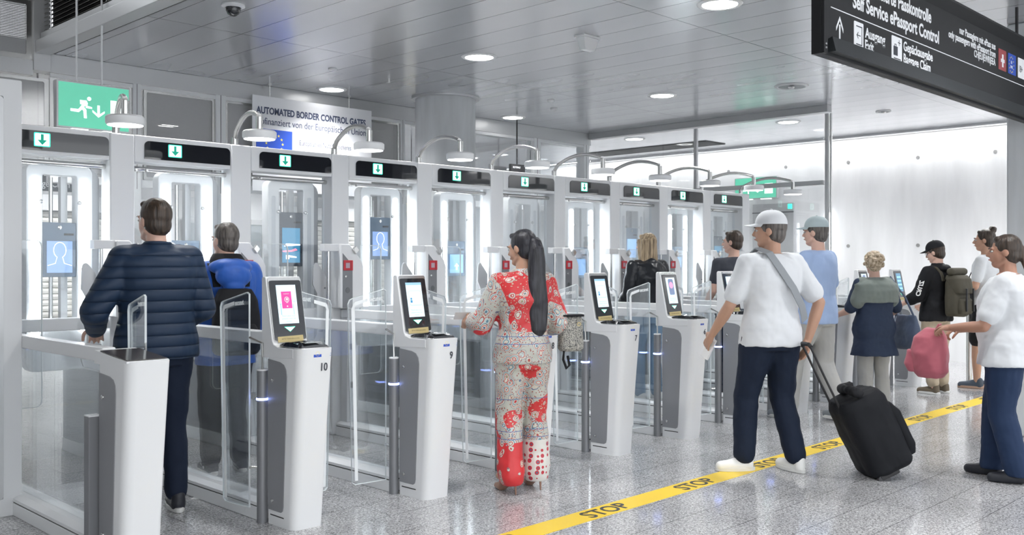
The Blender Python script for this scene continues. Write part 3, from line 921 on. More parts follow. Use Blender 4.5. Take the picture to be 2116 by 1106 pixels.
# ------------------------------------------------------------------ face camera towers
TW = {2: (True, 1.35, 1.73, 'face'), 3: (True, 1.30, 1.62, 'plain'), 4: (False, 1.42, 1.87, 'ad'), 5: (True, 1.48, 1.86, 'face'), 6: (True, 1.32, 1.66, 'arrow'),
      7: (False, 1.25, 1.55, 'plain'), 8: (True, 1.28, 1.62, 'plain'), 9: (False, 1.48, 1.86, 'plain'), 10: (True, 1.36, 1.65, 'plain'), 11: (False, 1.32, 1.80, 'ad')}
def tower(k):
    lit, z0, z1, kind = TW[k]
    xc = kx(k) + S * .715
    t = thing('face_camera_tower', 'face camera tower with %s light strips %s' % ('glowing white' if lit else 'unlit grey', lane_name(k)), 'camera tower', (xc, 6.90, 0))
    outer = rrect(-.222, .222, .70, 2.135, .06, 6)
    inner = rrect(-.115, .115, 1.02, 2.06, .015, 6)
    ring_prism(MB(), outer, inner, 'y', 0, .10).build('frame', WHITE, t, bev=.008)
    for s_ in (-1, 1):
        if lit:
            MB().prism(rrect(s_ * .166 - .026, s_ * .166 + .026, .95, 2.04, .02, 3), 'y', -.004, .002).build('light_strip', LEDW, t)
        else:
            MB().prism(rrect(s_ * .172 - .018, s_ * .172 + .018, .95, 2.0, .012, 3), 'y', -.003, .002).build('light_strip', pmat('unlit_strip', (.62, .64, .67), .25), t)
    MB().prism([(.222, .74), (.285, .80), (.285, 2.05), (.27, 2.09), (.222, 2.13)], 'y', .035, .22).build('side_wing', pmat('wing_grey', (.36, .37, .39), .4, metal=.3), t, bev=.006)
    for s_ in (-1, 1):
        MB().rings([[(s_ * .13 + r * math.cos(2 * PI * i / 14), y, 1.87 + r * math.sin(2 * PI * i / 14)) for i in range(14)] for r, y in ((.013, -.002), (.014, -.016), (.008, -.02))]).build('glass_bolt', STEEL, t, smooth=True)
    MB().tube([(-.02, .12, 1.0), (-.02, .12, 2.05)], .014, 10).build('lift_rod', STEEL, t, smooth=True)
    MB().box(.045, .09, .11, .16, 1.02, 2.06).build('lift_channel', LGREY, t)
    # camera unit
    cm = {'ad': pmat('unit_slate', (.045, .06, .085), .25), 'face': pmat('unit_pale_slate', (.10, .14, .19), .25), 'plain': pmat('unit_blue_grey', (.20, .27, .36), .3), 'arrow': pmat('unit_blue_grey', (.2, .27, .36), .3)}[kind]
    u = MB().box(-.113, .113, .01, .07, z0, z1).build('camera_unit', cm, t, bev=.004)
    sm = {'ad': pmat('unit_screen_teal', (.02, .1, .17), .2, emis=(.03, .17, .30), es=.8), 'face': pmat('unit_screen_blue', (.1, .16, .3), .2, emis=(.16, .24, .42), es=.9),
          'plain': pmat('unit_screen_sky', (.2, .35, .6), .2, emis=(.20, .38, .66), es=.9), 'arrow': pmat('unit_screen_sky', (.2, .35, .6), .2, emis=(.2, .38, .66), es=.9)}[kind]
    zs = z0 + .03; zt = z1 - .13
    MB().box(-.085, .085, .006, .01, zs, zt).build('unit_screen', sm, u)
    MB().rings([[(r * math.cos(2 * PI * i / 16), y, z1 - .035 + r * math.sin(2 * PI * i / 16)) for i in range(16)] for r, y in ((.014, .009), (.014, .004), (.009, .002))]).build('camera_lens', STEEL, u, smooth=True)
    MB().box(.03, .095, .007, .01, z1 - .09, z1 - .075).build('sensor_bar', BLACK, u)
    wm = pmat('screen_line_white', (.9, .9, 1), .4, emis=(.85, .9, 1), es=1.1)
    if kind == 'face':
        zc = (zs + zt) / 2 + .035
        b = MB()
        pts = [(-.08, .004, zs + .05), (-.03, .004, zs + .065), (-.018, .004, zc - .035)]
        for i in range(13):
            a = -.75 * PI + 0 - i * (1.5 * PI / 12) - PI * 0
            pts.append((.042 * math.cos(math.radians(235) - i * math.radians(290) / 12), .004, zc + .012 + .055 * math.sin(math.radians(235) - i * math.radians(290) / 12)))
        pts += [(.018, .004, zc - .035), (.03, .004, zs + .065), (.08, .004, zs + .05)]
        b.tube(pts, .0022, 6)
        b.build('head_outline', wm, u)
    elif kind == 'arrow':
        zc = zs + .06
        MB().prism([(-.008, zc - .03), (.008, zc - .03), (.008, zc + .005), (.028, zc + .005), (0, zc + .035), (-.028, zc + .005), (-.008, zc + .005)], 'y', .003, .006).build('up_arrow', wm, u)
    elif kind == 'ad':
        b = MB()
        b.prism([(-.07, zs + .135), (.085, zs + .145), (.085, zs + .155), (-.05, zs + .16)], 'y', .003, .006)
        b.prism([(-.05, zs + .03), (-.02, zs + .03), (-.02, zs + .045), (.05, zs + .04), (.05, zs + .05), (-.02, zs + .062), (-.05, zs + .062)], 'y', .003, .006)
        b.build('picture_highlights', wm, u)
        MB().prism([(-.085, zs + .10), (.0, zs + .105), (.04, zs + .12), (.06, zs + .105), (.0, zs + .09), (-.08, zs + .088)], 'y', .003, .006).build('picture_glow', pmat('screen_pink', (.8, .2, .3), .4, emis=(.85, .22, .3), es=.9), u)
    return t
for k in range(2, 12):
    tower(k)

def arm_lamp(k):
    n = NUMS.get(k)
    x = kx(k) + .07
    lbl = 'curved steel arm lamp with white disc head above the gate post behind pedestal %s' % WORDS[int(n)]
    t = thing('arm_lamp', lbl, 'lamp', (x, YP + .07, 2.365))
    dx, dy = -.34, -.94
    pts = []
    for i in range(15):
        q = i / 14
        h = .03 + .02 + .12 * math.sin(PI * (.06 + .84 * q)) ** .8
        pts.append((dx * q * .98, dy * q * .98, h))
    pts = [(0, 0, -.0), (0, 0, .05)] + pts[1:]
    MB().tube(pts, .018, 12).build('curved_tube', STEEL, t, smooth=True)
    MB().cyl((0, 0), .026, 0, .06, 16).build('base_socket', STEEL, t, smooth=True)
    MB().cyl((dx, dy), .024, -.015, .085, 16).build('head_socket', STEEL, t, smooth=True)
    hd = MB().lathe((dx, dy, -.035), [(.0, .025), (.105, .025), (.115, .015), (.115, -.02), (.107, -.032)], 32).build('lamp_head', WHITE, t, smooth=True)
    MB().cyl((dx, dy), .104, -.070, -.064, 32).build('light_disc', pmat('soft_lamp', (1, 1, 1), .5, emis=(1, 1, 1), es=2.0), t)
    return t
for k in range(3, 13):
    arm_lamp(k)

# ------------------------------------------------------------------ signs
def running_man(b, ox, oz, s, y0, y1):
    def P(pts):
        b.prism([(ox + a * s, oz + c * s) for a, c in pts], 'y', y0, y1)
    n = 14
    P([(.62 + .085 * math.cos(2 * PI * i / n), .93 + .085 * math.sin(2 * PI * i / n)) for i in range(n)])
    P([(.24, .84), (.50, .84), (.56, .72), (.40, .56), (.28, .46), (.16, .42), (.30, .62), (.32, .74), (.24, .74)])
    P([(.24, .84), (.24, .66), (.30, .66), (.32, .76)])
    P([(.50, .84), (.56, .72), (.54, .62), (.74, .58), (.74, .51), (.48, .52), (.46, .72)])
    P([(.28, .50), (.40, .56), (.50, .44), (.52, .08), (.40, .08), (.38, .38)])
    P([(.28, .56), (.16, .44), (-.16, .44), (-.16, .33), (.18, .31), (.34, .46)])
def exit_sign(name_lbl, X, Y, w, h, z0, axis_x=True):
    t = thing('exit_sign', name_lbl, 'exit sign', (X, Y, z0))
    if not axis_x:
        t.rotation_euler = (0, 0, -PI / 2)
    MB().box(0, w, 0, .07, 0, h).build('case', LGREY, t, bev=.004)
    g = MB().box(.014, w - .014, -.003, .002, .014, h - .014).build('green_face', pmat('exit_green', (.05, .5, .3), .3, emis=(.16, .50, .37), es=.45), t)
    wm = pmat('exit_white', (.9, 1, .95), .4, emis=(.9, 1, .96), es=.8)
    b = MB()
    s = h * .62
    running_man(b, w * .23, h * .20, s * .80, -.0045, -.003)
    b.build('running_figure', wm, g)
    b = MB()
    cx_ = w * .555
    b.prism([(cx_ - .010, h * .54), (cx_ + .010, h * .54), (cx_ + .010, h * .34), (cx_ - .010, h * .34)], 'y', -.0045, -.003)
    b.prism([(cx_ - .05, h * .43), (cx_ - .05, h * .385), (cx_, h * .28), (cx_ + .05, h * .385), (cx_ + .05, h * .43), (cx_, h * .335)], 'y', -.0045, -.003)
    b.build('down_arrow', wm, g)
    MB().box(w * .72, w * .91, -.0045, -.003, h * .22, h * .68).build('door_symbol', wm, g)
    for a, c in ((.2, .42), (.62, .86)):
        MB().box(w * a, w * c, -.005, .04, -.012, 0).build('lower_lens', pmat('lens_white', (.9, .95, .92), .4, emis=(.9, 1, .95), es=.8), t)
    return t
es = exit_sign('hanging green emergency exit sign with running figure at the upper left', 2.90, 8.0, .60, .385, 2.545)
for xx in (.17, .375):
    MB().tube([(xx, .035, .385), (xx, .035, 2.455)], .008, 10).build('hanging_rod', WHITE2, es, smooth=True)
e2 = exit_sign('green exit sign on the far wall behind the last arm lamps', 14.40, 8.80, .80, .37, 2.53, axis_x=False)

def banner():
    t = thing('information_banner', 'white banner about automated border control gates behind the portals', 'banner', (5.50, 9.44, 0))
    W = 1.63
    MB().box(0, W, 0, .012, 2.25, 3.31).build('board', pmat('banner_white', (.80, .81, .84), .35), t)
    text_fit('AUTOMATED BORDER CONTROL GATES', .045, 1.54, 3.115, .105, INKB, -.002, t, 'headline', .0035)
    text_fit('Kofinanziert von der Europäischen Union', .045, 1.54, 2.995, .11, INKB, -.002, t, 'subheading', .0005)
    text('Europäisches Netz für sicheres', .085, INKB, face_mtx((.60, -.002, 2.80), *XZ), t, 'body_line', sx=.68)
    text('Effizientes und einheitliches', .085, INKB, face_mtx((.60, -.002, 2.68), *XZ), t, 'body_line', sx=.75)
    f = MB().box(.045, .505, -.003, .0, 2.63, 2.945).build('flag', BLUE, t)
    b = MB()
    for i in range(12):
        a = 2 * PI * i / 12
        cx_, cz_ = .275 + .105 * math.cos(a), 2.787 + .105 * math.sin(a)
        b.prism([(cx_ + (.018 if j % 2 == 0 else .0075) * math.sin(2 * PI * j / 10), cz_ + (.018 if j % 2 == 0 else .0075) * math.cos(2 * PI * j / 10)) for j in range(10)], 'y', -.0045, -.003)
    b.build('flag_stars', YEL, f)
    for x in (.22, 1.30):
        MB().tube([(x, .006, 3.31), (x, .006, 3.45)], .004, 6).build('hanging_wire', STEEL, t)
        MB().box(x - .02, x + .02, -.005, .02, 3.435, 3.45).build('wire_clip', STEEL, t)
banner()

def big_sign():
    X0, Y0, Z0 = 4.70, 2.40, 2.57
    t = thing('hanging_direction_sign', 'long black hanging direction sign with white lettering at the upper right', 'sign', (X0, Y0, Z0))
    sm = pmat('sign_black', (.012, .0125, .014), .45, spec=.3)
    MB().box(.085, 5.2, 0, .055, 0, .62).build('sign_body', sm, t, bev=.003)
    MB().prism([(0, .018), (0, .09), (-.025, .10), (-.045, .018)], 'x', .17, 5.2).build('lower_hood', pmat('hood_grey', (.03, .034, .036), .45, spec=.4), t)
    MB().prism([(0, .555), (0, .62), (-.06, .615), (-.06, .60)], 'x', .085, 5.2).build('upper_hood', sm, t)
    MB().box(.085, .13, -.02, .0, 0, .62).build('end_cap', sm, t, bev=.003)
    for z in (.03, .05):
        MB().rings([[(.105 + r * math.cos(2 * PI * i / 10), y, z + r * math.sin(2 * PI * i / 10)) for i in range(10)] for r, y in ((.007, -.02), (.006, -.024))]).build('end_screw', STEEL, t)
    sw = pmat('sign_white', (.85, .86, .88), .4, emis=(.8, .83, .86), es=.12)
    def M(x, z, dy=-.0005):
        return face_mtx((x - X0, dy, z - Z0), *XZ)
    text_fit('Automatisierte Passkontrolle', 5.167 - X0, 6.30 - X0, 3.00 - Z0, .115, sw, -.0005, t, 'title_german', .0028)
    text_fit('Self Service ePassport Control', 5.167 - X0, 6.431 - X0, 2.888 - Z0, .115, sw, -.0005, t, 'title_english', .0028)
    MB().box(4.90 - X0, 5.2 + 4.65 - X0, -.002, 0, 2.835 - Z0, 2.840 - Z0).build('dividing_line', sw, t)
    b = MB()
    cx_, z = 5.005 - X0, 2.66 - Z0
    b.box(cx_ - .007, cx_ + .007, -.002, 0, z, z + .10)
    b.prism([(cx_ - .042, z + .060), (cx_, z + .125), (cx_ + .042, z + .060), (cx_ + .042, z + .082), (cx_, z + .125 + .02), (cx_ - .042, z + .082)][::-1], 'y', -.002, 0)
    b.build('up_arrow', sw, t)
    def icon(x, z, w, h, nm, mat=None):
        return MB().prism(rrect(x - X0, x - X0 + w, z - Z0, z - Z0 + h, .008, 3), 'y', -.002, 0).build(nm, mat or sw, t)
    ic = icon(5.18, 2.665, .12, .15, 'exit_symbol')
    x, z = 5.177 - X0, 2.665 - Z0
    MB().box(x + .03, x + .105, -.003, -.002, z + .02, z + .026).box(x + .03, x + .105, -.003, -.002, z + .122, z + .128).box(x + .099, x + .105, -.003, -.002, z + .02, z + .128).box(x + .035, x + .085, -.003, -.002, z + .072, z + .077).prism([(x + .035, z + .0745), (x + .055, z + .095), (x + .055, z + .088), (x + .043, z + .0745), (x + .055, z + .061), (x + .055, z + .054)], 'y', -.003, -.002).build('exit_symbol_ink', INK, ic)
    text_fit('Ausgang', 5.325 - X0, 5.597 - X0, 2.745 - Z0, .082, sw, -.0005, t, 'exit_german', .0016)
    text_fit('Exit', 5.325 - X0, 5.44 - X0, 2.675 - Z0, .082, sw, -.0005, t, 'exit_english', .0016)
    ic = icon(5.687, 2.67, .15, .15, 'baggage_symbol')
    x, z = 5.687 - X0, 2.67 - Z0
    MB().box(x + .025, x + .085, -.003, -.002, z + .035, z + .09).box(x + .04, x + .045, -.003, -.002, z + .09, z + .103).box(x + .062, x + .067, -.003, -.002, z + .09, z + .103).box(x + .04, x + .067, -.003, -.002, z + .10, z + .104).box(x + .03, x + .13, -.003, -.002, z + .014, z + .02).box(x + .105, x + .11, -.003, -.002, z + .10, z + .135).box(x + .09, x + .125, -.003, -.002, z + .115, z + .12).build('baggage_symbol_ink', INK, ic)
    text_fit('Gepäckausgabe', 5.864 - X0, 6.324 - X0, 2.755 - Z0, .082, sw, -.0005, t, 'baggage_german', .0016)
    text_fit('Baggage Claim', 5.864 - X0, 6.29 - X0, 2.680 - Z0, .082, sw, -.0005, t, 'baggage_english', .0016)
    for j, (s_, xa) in enumerate((('nur Passagiere mit ePass aus', 6.80), ('only passengers with ePassport from', 6.60), ('CH|EU|EWR|EEA', 7.08))):
        text_fit(s_, xa - X0, 7.52 - X0, 3.02 - j * .058 - Z0, .07, sw, -.0005, t, 'passenger_note', .0012)
    ic = icon(7.585, 2.89, .17, .155, 'swiss_flag', pmat('swiss_red', (.42, .07, .075), .4))
    MB().box(7.66 - X0, 7.69 - X0, -.003, -.002, 2.915 - Z0, 3.01 - Z0).box(7.635 - X0, 7.715 - X0, -.003, -.002, 2.95 - Z0, 2.975 - Z0).build('cross', sw, ic)
    ic = icon(7.80, 2.89, .18, .155, 'european_flag', BLUE)
    b = MB()
    for i in range(12):
        a = 2 * PI * i / 12
        b.cyl((7.875 - X0 + .055 * math.cos(a), 0), .005, 0, .001, 6) if False else b.prism([(7.875 - X0 + .055 * math.cos(a) + .006 * math.cos(2 * PI * j / 6), 2.9625 - Z0 + .058 * math.sin(a) + .006 * math.sin(2 * PI * j / 6)) for j in range(6)], 'y', -.003, -.002)
    b.build('flag_stars', YEL, ic)
    for j, s_ in enumerate(('EU', 'EWR')):
        text(s_, .032, sw, M(7.875, 2.97 - j * .035, -.0022), ic, 'flag_letters', 'CENTER', sx=.8)
    ic = icon(8.03, 2.89, .19, .155, 'age_symbol')
    text('18+', .075, INK, M(8.045, 2.935, -.0022), ic, 'age_letters', sx=.8)
    for x in (.9, 3.4):
        MB().tube([(x, .028, .62), (x, .028, CEIL - Z0)], .012, 10).build('hanging_rod', BLACK, t)
big_sign()

# ------------------------------------------------------------------ back hall
def back_hall():
    t = thing('roller_shutter', 'pale ribbed roller shutter at the back of the far hall, left part', 'shutter', (0, 16.9, 0))
    def shutter(x0, x1, lbl):
        s = thing('roller_shutter', lbl, 'shutter', (x0, 16.96, 0))
        b = MB()
        w = x1 - x0
        for i in range(23):
            z = .02 + i * .1
            b.prism([(0, z), (-.02, z + .01), (-.03, z + .05), (-.02, z + .09), (0, z + .098)], 'x', 0, w)
        b.build('slats', pmat('shutter_cream', (.66, .655, .62), .5), s)
        MB().box(-.08, 0, -.06, 0, 0, 2.4).build('guide_rail', LGREY, s)
        MB().box(w, w + .08, -.06, 0, 0, 2.4).build('guide_rail', LGREY, s)
        MB().box(-.1, w + .1, -.16, 0, 2.33, 2.6).build('hood_box', WHITE2, s, bev=.01)
    bpy.data.objects.remove(t)
    shutter(4.0, 7.6, 'cream ribbed roller shutter in the far hall behind the two leftmost lanes')
    shutter(10.4, 13.6, 'cream ribbed roller shutter in the far hall behind the middle lanes')
    # black baggage sign in the back hall
    s = thing('baggage_sign', 'small black sign seen through the leftmost face camera tower', 'sign', (3.50, 11.0, 2.24))
    MB().box(0, .66, 0, .06, 0, .28).build('board', pmat('sign_slate', (.05, .065, .085), .35), s)
    sw = MATS['sign_white']
    text('Gepäckausgabe', .105, sw, face_mtx((.63, -.002, .165), *XZ), s, 'german_line', 'RIGHT', bold=.001, sx=.8)
    text('Baggage Claim', .105, sw, face_mtx((.63, -.002, .045), *XZ), s, 'english_line', 'RIGHT', bold=.001, sx=.8)
    MB().tube([(.3, .03, .28), (.3, .03, CEIL - 2.24)], .01, 8).build('hanging_rod', BLACK, s)
    s = thing('exit_sign', 'small green exit sign in the back hall above the unlit camera tower', 'exit sign', (6.83, 11.0, 2.33))
    MB().box(0, .36, 0, .05, 0, .2).build('case', LGREY, s)
    g = MB().box(.01, .35, -.003, 0, .01, .19).build('green_face', MATS['exit_green'], s)
    b = MB(); running_man(b, .12, .03, .12, -.0045, -.003); b.build('running_figure', MATS['exit_white'], g)
    MB().tube([(.18, .025, .2), (.18, .025, CEIL - 2.33)], .008, 8).build('hanging_rod', WHITE2, s)
    s = thing('overhead_monitor', 'small dark monitor with text hanging behind the gate with the sixth arrow', 'monitor', (9.53, 9.40, 2.70))
    MB().box(0, .28, 0, .05, 0, .14).build('case', BLACK, s, bev=.004)
    MB().tube([(.14, .025, .14), (.14, .025, CEIL - 2.70)], .01, 8).build('hanging_rod', BLACK, s)
    text('AUTOMAT', .04, sw, face_mtx((.03, -.002, .08), *XZ), s, 'monitor_text', sx=.8)
    # glazed doors of the far hall
    for i, x in enumerate((8.4, 9.3)):
        d = thing('far_hall_door', ['grey framed glass door in the far hall, left leaf of the pair', 'grey framed glass door in the far hall, right leaf of the pair'][i], 'door', (x, 16.9, 0))
        ring_prism(MB(), rrect(0, .85, 0, 2.3, .01, 1), rrect(.09, .76, .12, 2.2, .01, 1), 'y', 0, .06).build('frame', LGREY, d)
        MB().box(.09, .76, .02, .03, .12, 2.2).build('pane', pmat('dim_pane', (.30, .33, .35), .1), d)
        MB().box(.70, .72, -.05, 0, .9, 1.3).build('handle', STEEL, d)
    # door in the far right wall
    d = thing('service_door', 'grey door with small green light in the far right white wall', 'door', (14.497, 7.72, 0))
    MB().box(-.05, 0, 0, .76, 0, 2.44).build('leaf', LGREY, d, bev=.004)
    MB().box(-.06, -.045, .0, .76, 2.28, 2.30).build('head_joint', DGREY, d)
    MB().box(-.062, -.05, .03, .10, 2.34, 2.42).build('green_indicator', LEDG, d)
    s = tag(MB().box(14.46, 14.48, 7.10, 7.13, 1.45, 2.25).build('wall_light_strip', LEDW), 'thin vertical white light strip on the far wall right of the white cap', 'light')
back_hall()

ys = thing('yellow_sign', 'small plain yellow sign hanging in the far hall behind the fourth gate', 'sign', (9.80, 12.0, 2.20))
MB().box(0, .16, 0, .04, 0, .24).build('board', pmat('sign_yellow', (.85, .62, .04), .4), ys)
MB().tube([(.08, .02, .24), (.08, .02, CEIL - 2.20)], .008, 8).build('hanging_rod', BLACK, ys)
# small things on the floor
tag(MB().prism([(2.78, 5.50), (2.86, 5.44), (2.93, 5.50), (2.90, 5.52), (2.92, 5.56), (2.84, 5.55)], 'z', .001, .003).build('paper_scrap', PAPER), 'torn white paper scrap on the floor behind the man in the navy jacket', 'paper')
tag(MB().prism([(7.0, 1.72), (7.06, 1.68), (7.15, 1.72), (7.1, 1.76)], 'z', .001, .003).build('paper_scrap', PAPER), 'small pale scrap on the floor near the lower right corner', 'paper')
p = thing('barrier_post', 'short grey metal barrier post behind the woman in white', 'post', (11.9, 4.09, 0))
MB().cyl((0, 0), .033, 0, .95, 20).build('tube', STEEL, p, smooth=True)
MB().cyl((0, 0), .05, 0, .012, 20).build('foot', STEEL, p, smooth=True)

# ------------------------------------------------------------------ people
CLOUD = bpy.data.textures.new('folds', 'CLOUDS')
CLOUD.noise_scale = .14
CLOUD.noise_depth = 2

def p_cap(mb, a, b, ra, rb, seg=14):
    a = Vector(a); b = Vector(b)
    d = b - a
    L = d.length
    if L < 1e-6:
        return p_ell(mb, a, (ra, ra, ra))
    d.normalize()
    ref = Vector((0, 0, 1)) if abs(d.z) < .9 else Vector((1, 0, 0))
    u = d.cross(ref).normalized(); w = u.cross(d)
    rg = []
    for i in range(1, 6):
        t = -PI / 2 + (PI / 2) * i / 5
        c = a + d * ra * math.sin(t); r = ra * math.cos(t)
        rg.append([tuple(c + (u * math.cos(2 * PI * k / seg) + w * math.sin(2 * PI * k / seg)) * max(r, 1e-4)) for k in range(seg)])
    for i in range(0, 5):
        t = (PI / 2) * i / 5
        c = b + d * rb * math.sin(t); r = rb * math.cos(t)
        rg.append([tuple(c + (u * math.cos(2 * PI * k / seg) + w * math.sin(2 * PI * k / seg)) * max(r, 1e-4)) for k in range(seg)])
    mb.rings(rg)
def p_ell(mb, c, r, rot=None, seg=18):
    rg = []
    M = rot.to_matrix() if rot else Matrix.Identity(3)
    for i in range(1, 11):
        t = -PI / 2 + PI * i / 11
        rg.append([tuple(Vector(c) + M @ Vector((r[0] * math.cos(t) * math.cos(2 * PI * k / seg), r[1] * math.cos(t) * math.sin(2 * PI * k / seg), r[2] * math.sin(t)))) for k in range(seg)])
    mb.rings(rg)
def p_loft(mb, rows, seg=28, p=2.3):
    # rows: (cx, cy, z, rx, ry)
    rg = []
    for cx_, cy_, z, rx, ry in rows:
        r = []
        for k in range(seg):
            a = 2 * PI * k / seg
            c, s_ = math.cos(a), math.sin(a)
            r.append((cx_ + rx * math.copysign(abs(c) ** (2 / p), c), cy_ + ry * math.copysign(abs(s_) ** (2 / p), s_), z))
        rg.append(r)
    mb.rings(rg)

def fuse(mb, name, mat, parent, vox=.009, smooth=4, folds=0., zmin=None, hollow=None):
    me = bpy.data.meshes.new(name)
    me.from_pydata(mb.v, [], mb.f)
    bm = bmesh.new(); bm.from_mesh(me)
    bmesh.ops.recalc_face_normals(bm, faces=bm.faces)
    bm.to_mesh(me); bm.free()
    o = bpy.data.objects.new('tmp', me)
    COL.objects.link(o)
    r = o.modifiers.new('r', 'REMESH'); r.mode = 'VOXEL'; r.voxel_size = vox
    if smooth:
        s_ = o.modifiers.new('s', 'SMOOTH'); s_.factor = .5; s_.iterations = smooth
    if folds:
        d = o.modifiers.new('d', 'DISPLACE'); d.texture = CLOUD; d.strength = folds; d.mid_level = .5
        d.texture_coords = 'LOCAL'
    dg = bpy.context.evaluated_depsgraph_get()
    nm = bpy.data.meshes.new_from_object(o.evaluated_get(dg))
    bpy.data.objects.remove(o); bpy.data.meshes.remove(me)
    nm.name = name
    if zmin is not None:
        for v in nm.vertices:
            if v.co.z < zmin:
                v.co.z = zmin
    for p in nm.polygons:
        p.use_smooth = True
    nm.materials.clear(); nm.materials.append(mat)
    q = bpy.data.objects.new(name, nm)
    COL.objects.link(q)
    q.parent = parent
    return q

def skin(name, col):
    m = pmat(name, col, .5, bump=(60, .05))
    b = m.node_tree.nodes['Principled BSDF']
    b.inputs['Subsurface Weight'].default_value = .08
    b.inputs['Subsurface Radius'].default_value = (.02, .008, .004)
    return m
def cloth(name, col, rough=.85, stripe=None, sc=7):
    if name in MATS:
        return MATS[name]
    m = bpy.data.materials.new(name)
    n, l = nodes(m)
    b = n['Principled BSDF']
    b.inputs['Base Color'].default_value = (*col, 1)
    b.inputs['Roughness'].default_value = rough
    b.inputs['Sheen Weight'].default_value = .15 if max(col) > .2 else 0.0
    b.inputs['Specular IOR Level'].default_value = .35
    t = n.new('ShaderNodeTexCoord')
    mp = n.new('ShaderNodeMapping'); mp.inputs['Scale'].default_value = (1, 1, .55)
    l.new(t.outputs['Object'], mp.inputs[0])
    z = n.new('ShaderNodeTexNoise'); z.inputs['Scale'].default_value = sc; z.inputs['Detail'].default_value = 1.5; z.inputs['Distortion'].default_value = 1.2
    l.new(mp.outputs[0], z.inputs['Vector'])
    bp = n.new('ShaderNodeBump'); bp.inputs['Strength'].default_value = .22 if max(col) > .5 else .3; bp.inputs['Distance'].default_value = .02
    if stripe:
        sx = n.new('ShaderNodeSeparateXYZ'); l.new(t.outputs['Object'], sx.inputs[0])
        w = n.new('ShaderNodeMath'); w.operation = 'MULTIPLY'; w.inputs[1].default_value = PI / stripe
        l.new(sx.outputs[2], w.inputs[0])
        s_ = n.new('ShaderNodeMath'); s_.operation = 'SINE'; l.new(w.outputs[0], s_.inputs[0])
        a = n.new('ShaderNodeMath'); a.operation = 'ABSOLUTE'; l.new(s_.outputs[0], a.inputs[0])
        pw = n.new('ShaderNodeMath'); pw.operation = 'POWER'; pw.inputs[1].default_value = .45; l.new(a.outputs[0], pw.inputs[0])
        l.new(pw.outputs[0], bp.inputs['Height'])
        bp.inputs['Strength'].default_value = .9; bp.inputs['Distance'].default_value = .018
    else:
        l.new(z.outputs['Fac'], bp.inputs['Height'])
    l.new(bp.outputs['Normal'], b.inputs['Normal'])
    MATS[name] = m
    return m
def hair_mat(name, c1, c2, sc=(60, 60, 4)):
    if name in MATS:
        return MATS[name]
    m = bpy.data.materials.new(name)
    n, l = nodes(m)
    b = n['Principled BSDF']
    b.inputs['Roughness'].default_value = .42
    t = n.new('ShaderNodeTexCoord')
    mp = n.new('ShaderNodeMapping'); mp.inputs['Scale'].default_value = sc
    l.new(t.outputs['Object'], mp.inputs[0])
    z = n.new('ShaderNodeTexNoise'); z.inputs['Scale'].default_value = 1; z.inputs['Detail'].default_value = 4
    l.new(mp.outputs[0], z.inputs['Vector'])
    r = n.new('ShaderNodeValToRGB')
    r.color_ramp.elements[0].position = .35; r.color_ramp.elements[0].color = (*c1, 1)
    r.color_ramp.elements[1].position = .68; r.color_ramp.elements[1].color = (*c2, 1)
    l.new(z.outputs['Fac'], r.inputs[0]); l.new(r.outputs[0], b.inputs['Base Color'])
    bp = n.new('ShaderNodeBump'); bp.inputs['Strength'].default_value = .7; bp.inputs['Distance'].default_value = .01
    l.new(z.outputs['Fac'], bp.inputs['Height']); l.new(bp.outputs['Normal'], b.inputs['Normal'])
    MATS[name] = m
    return m
SKIN_L = skin('skin_light', (.66, .42, .33))
SKIN_M = skin('skin_tan', (.50, .29, .20))
SKIN_B = skin('skin_warm_brown', (.42, .22, .15))
HB = hair_mat('hair_black', (.008, .008, .011), (.035, .035, .045))
HBR = hair_mat('hair_dark_brown', (.02, .014, .01), (.07, .045, .03))
HG = hair_mat('hair_grey_brown', (.05, .042, .038), (.17, .15, .135))
HBL = hair_mat('hair_blonde_streaks', (.10, .065, .035), (.50, .38, .24), (70, 70, 3))
HCU = hair_mat('hair_curly_blonde', (.28, .20, .12), (.72, .60, .45), (45, 45, 45))

BASE = dict(pelvis=(0, 0, .95), chest=(0, 0, 1.28), neck=(0, -.015, 1.455), head=(0, .015, 1.625),
            sL=(-.172, -.005, 1.395), sR=(.172, -.005, 1.395), eL=(-.225, -.03, 1.11), eR=(.225, -.03, 1.11),
            wL=(-.235, .04, .86), wR=(.235, .04, .86), hL=(-.09, 0, .90), hR=(.09, 0, .90),
            kL=(-.10, .02, .49), kR=(.10, .02, .49), aL=(-.105, -.03, .085), aR=(.105, -.03, .085))

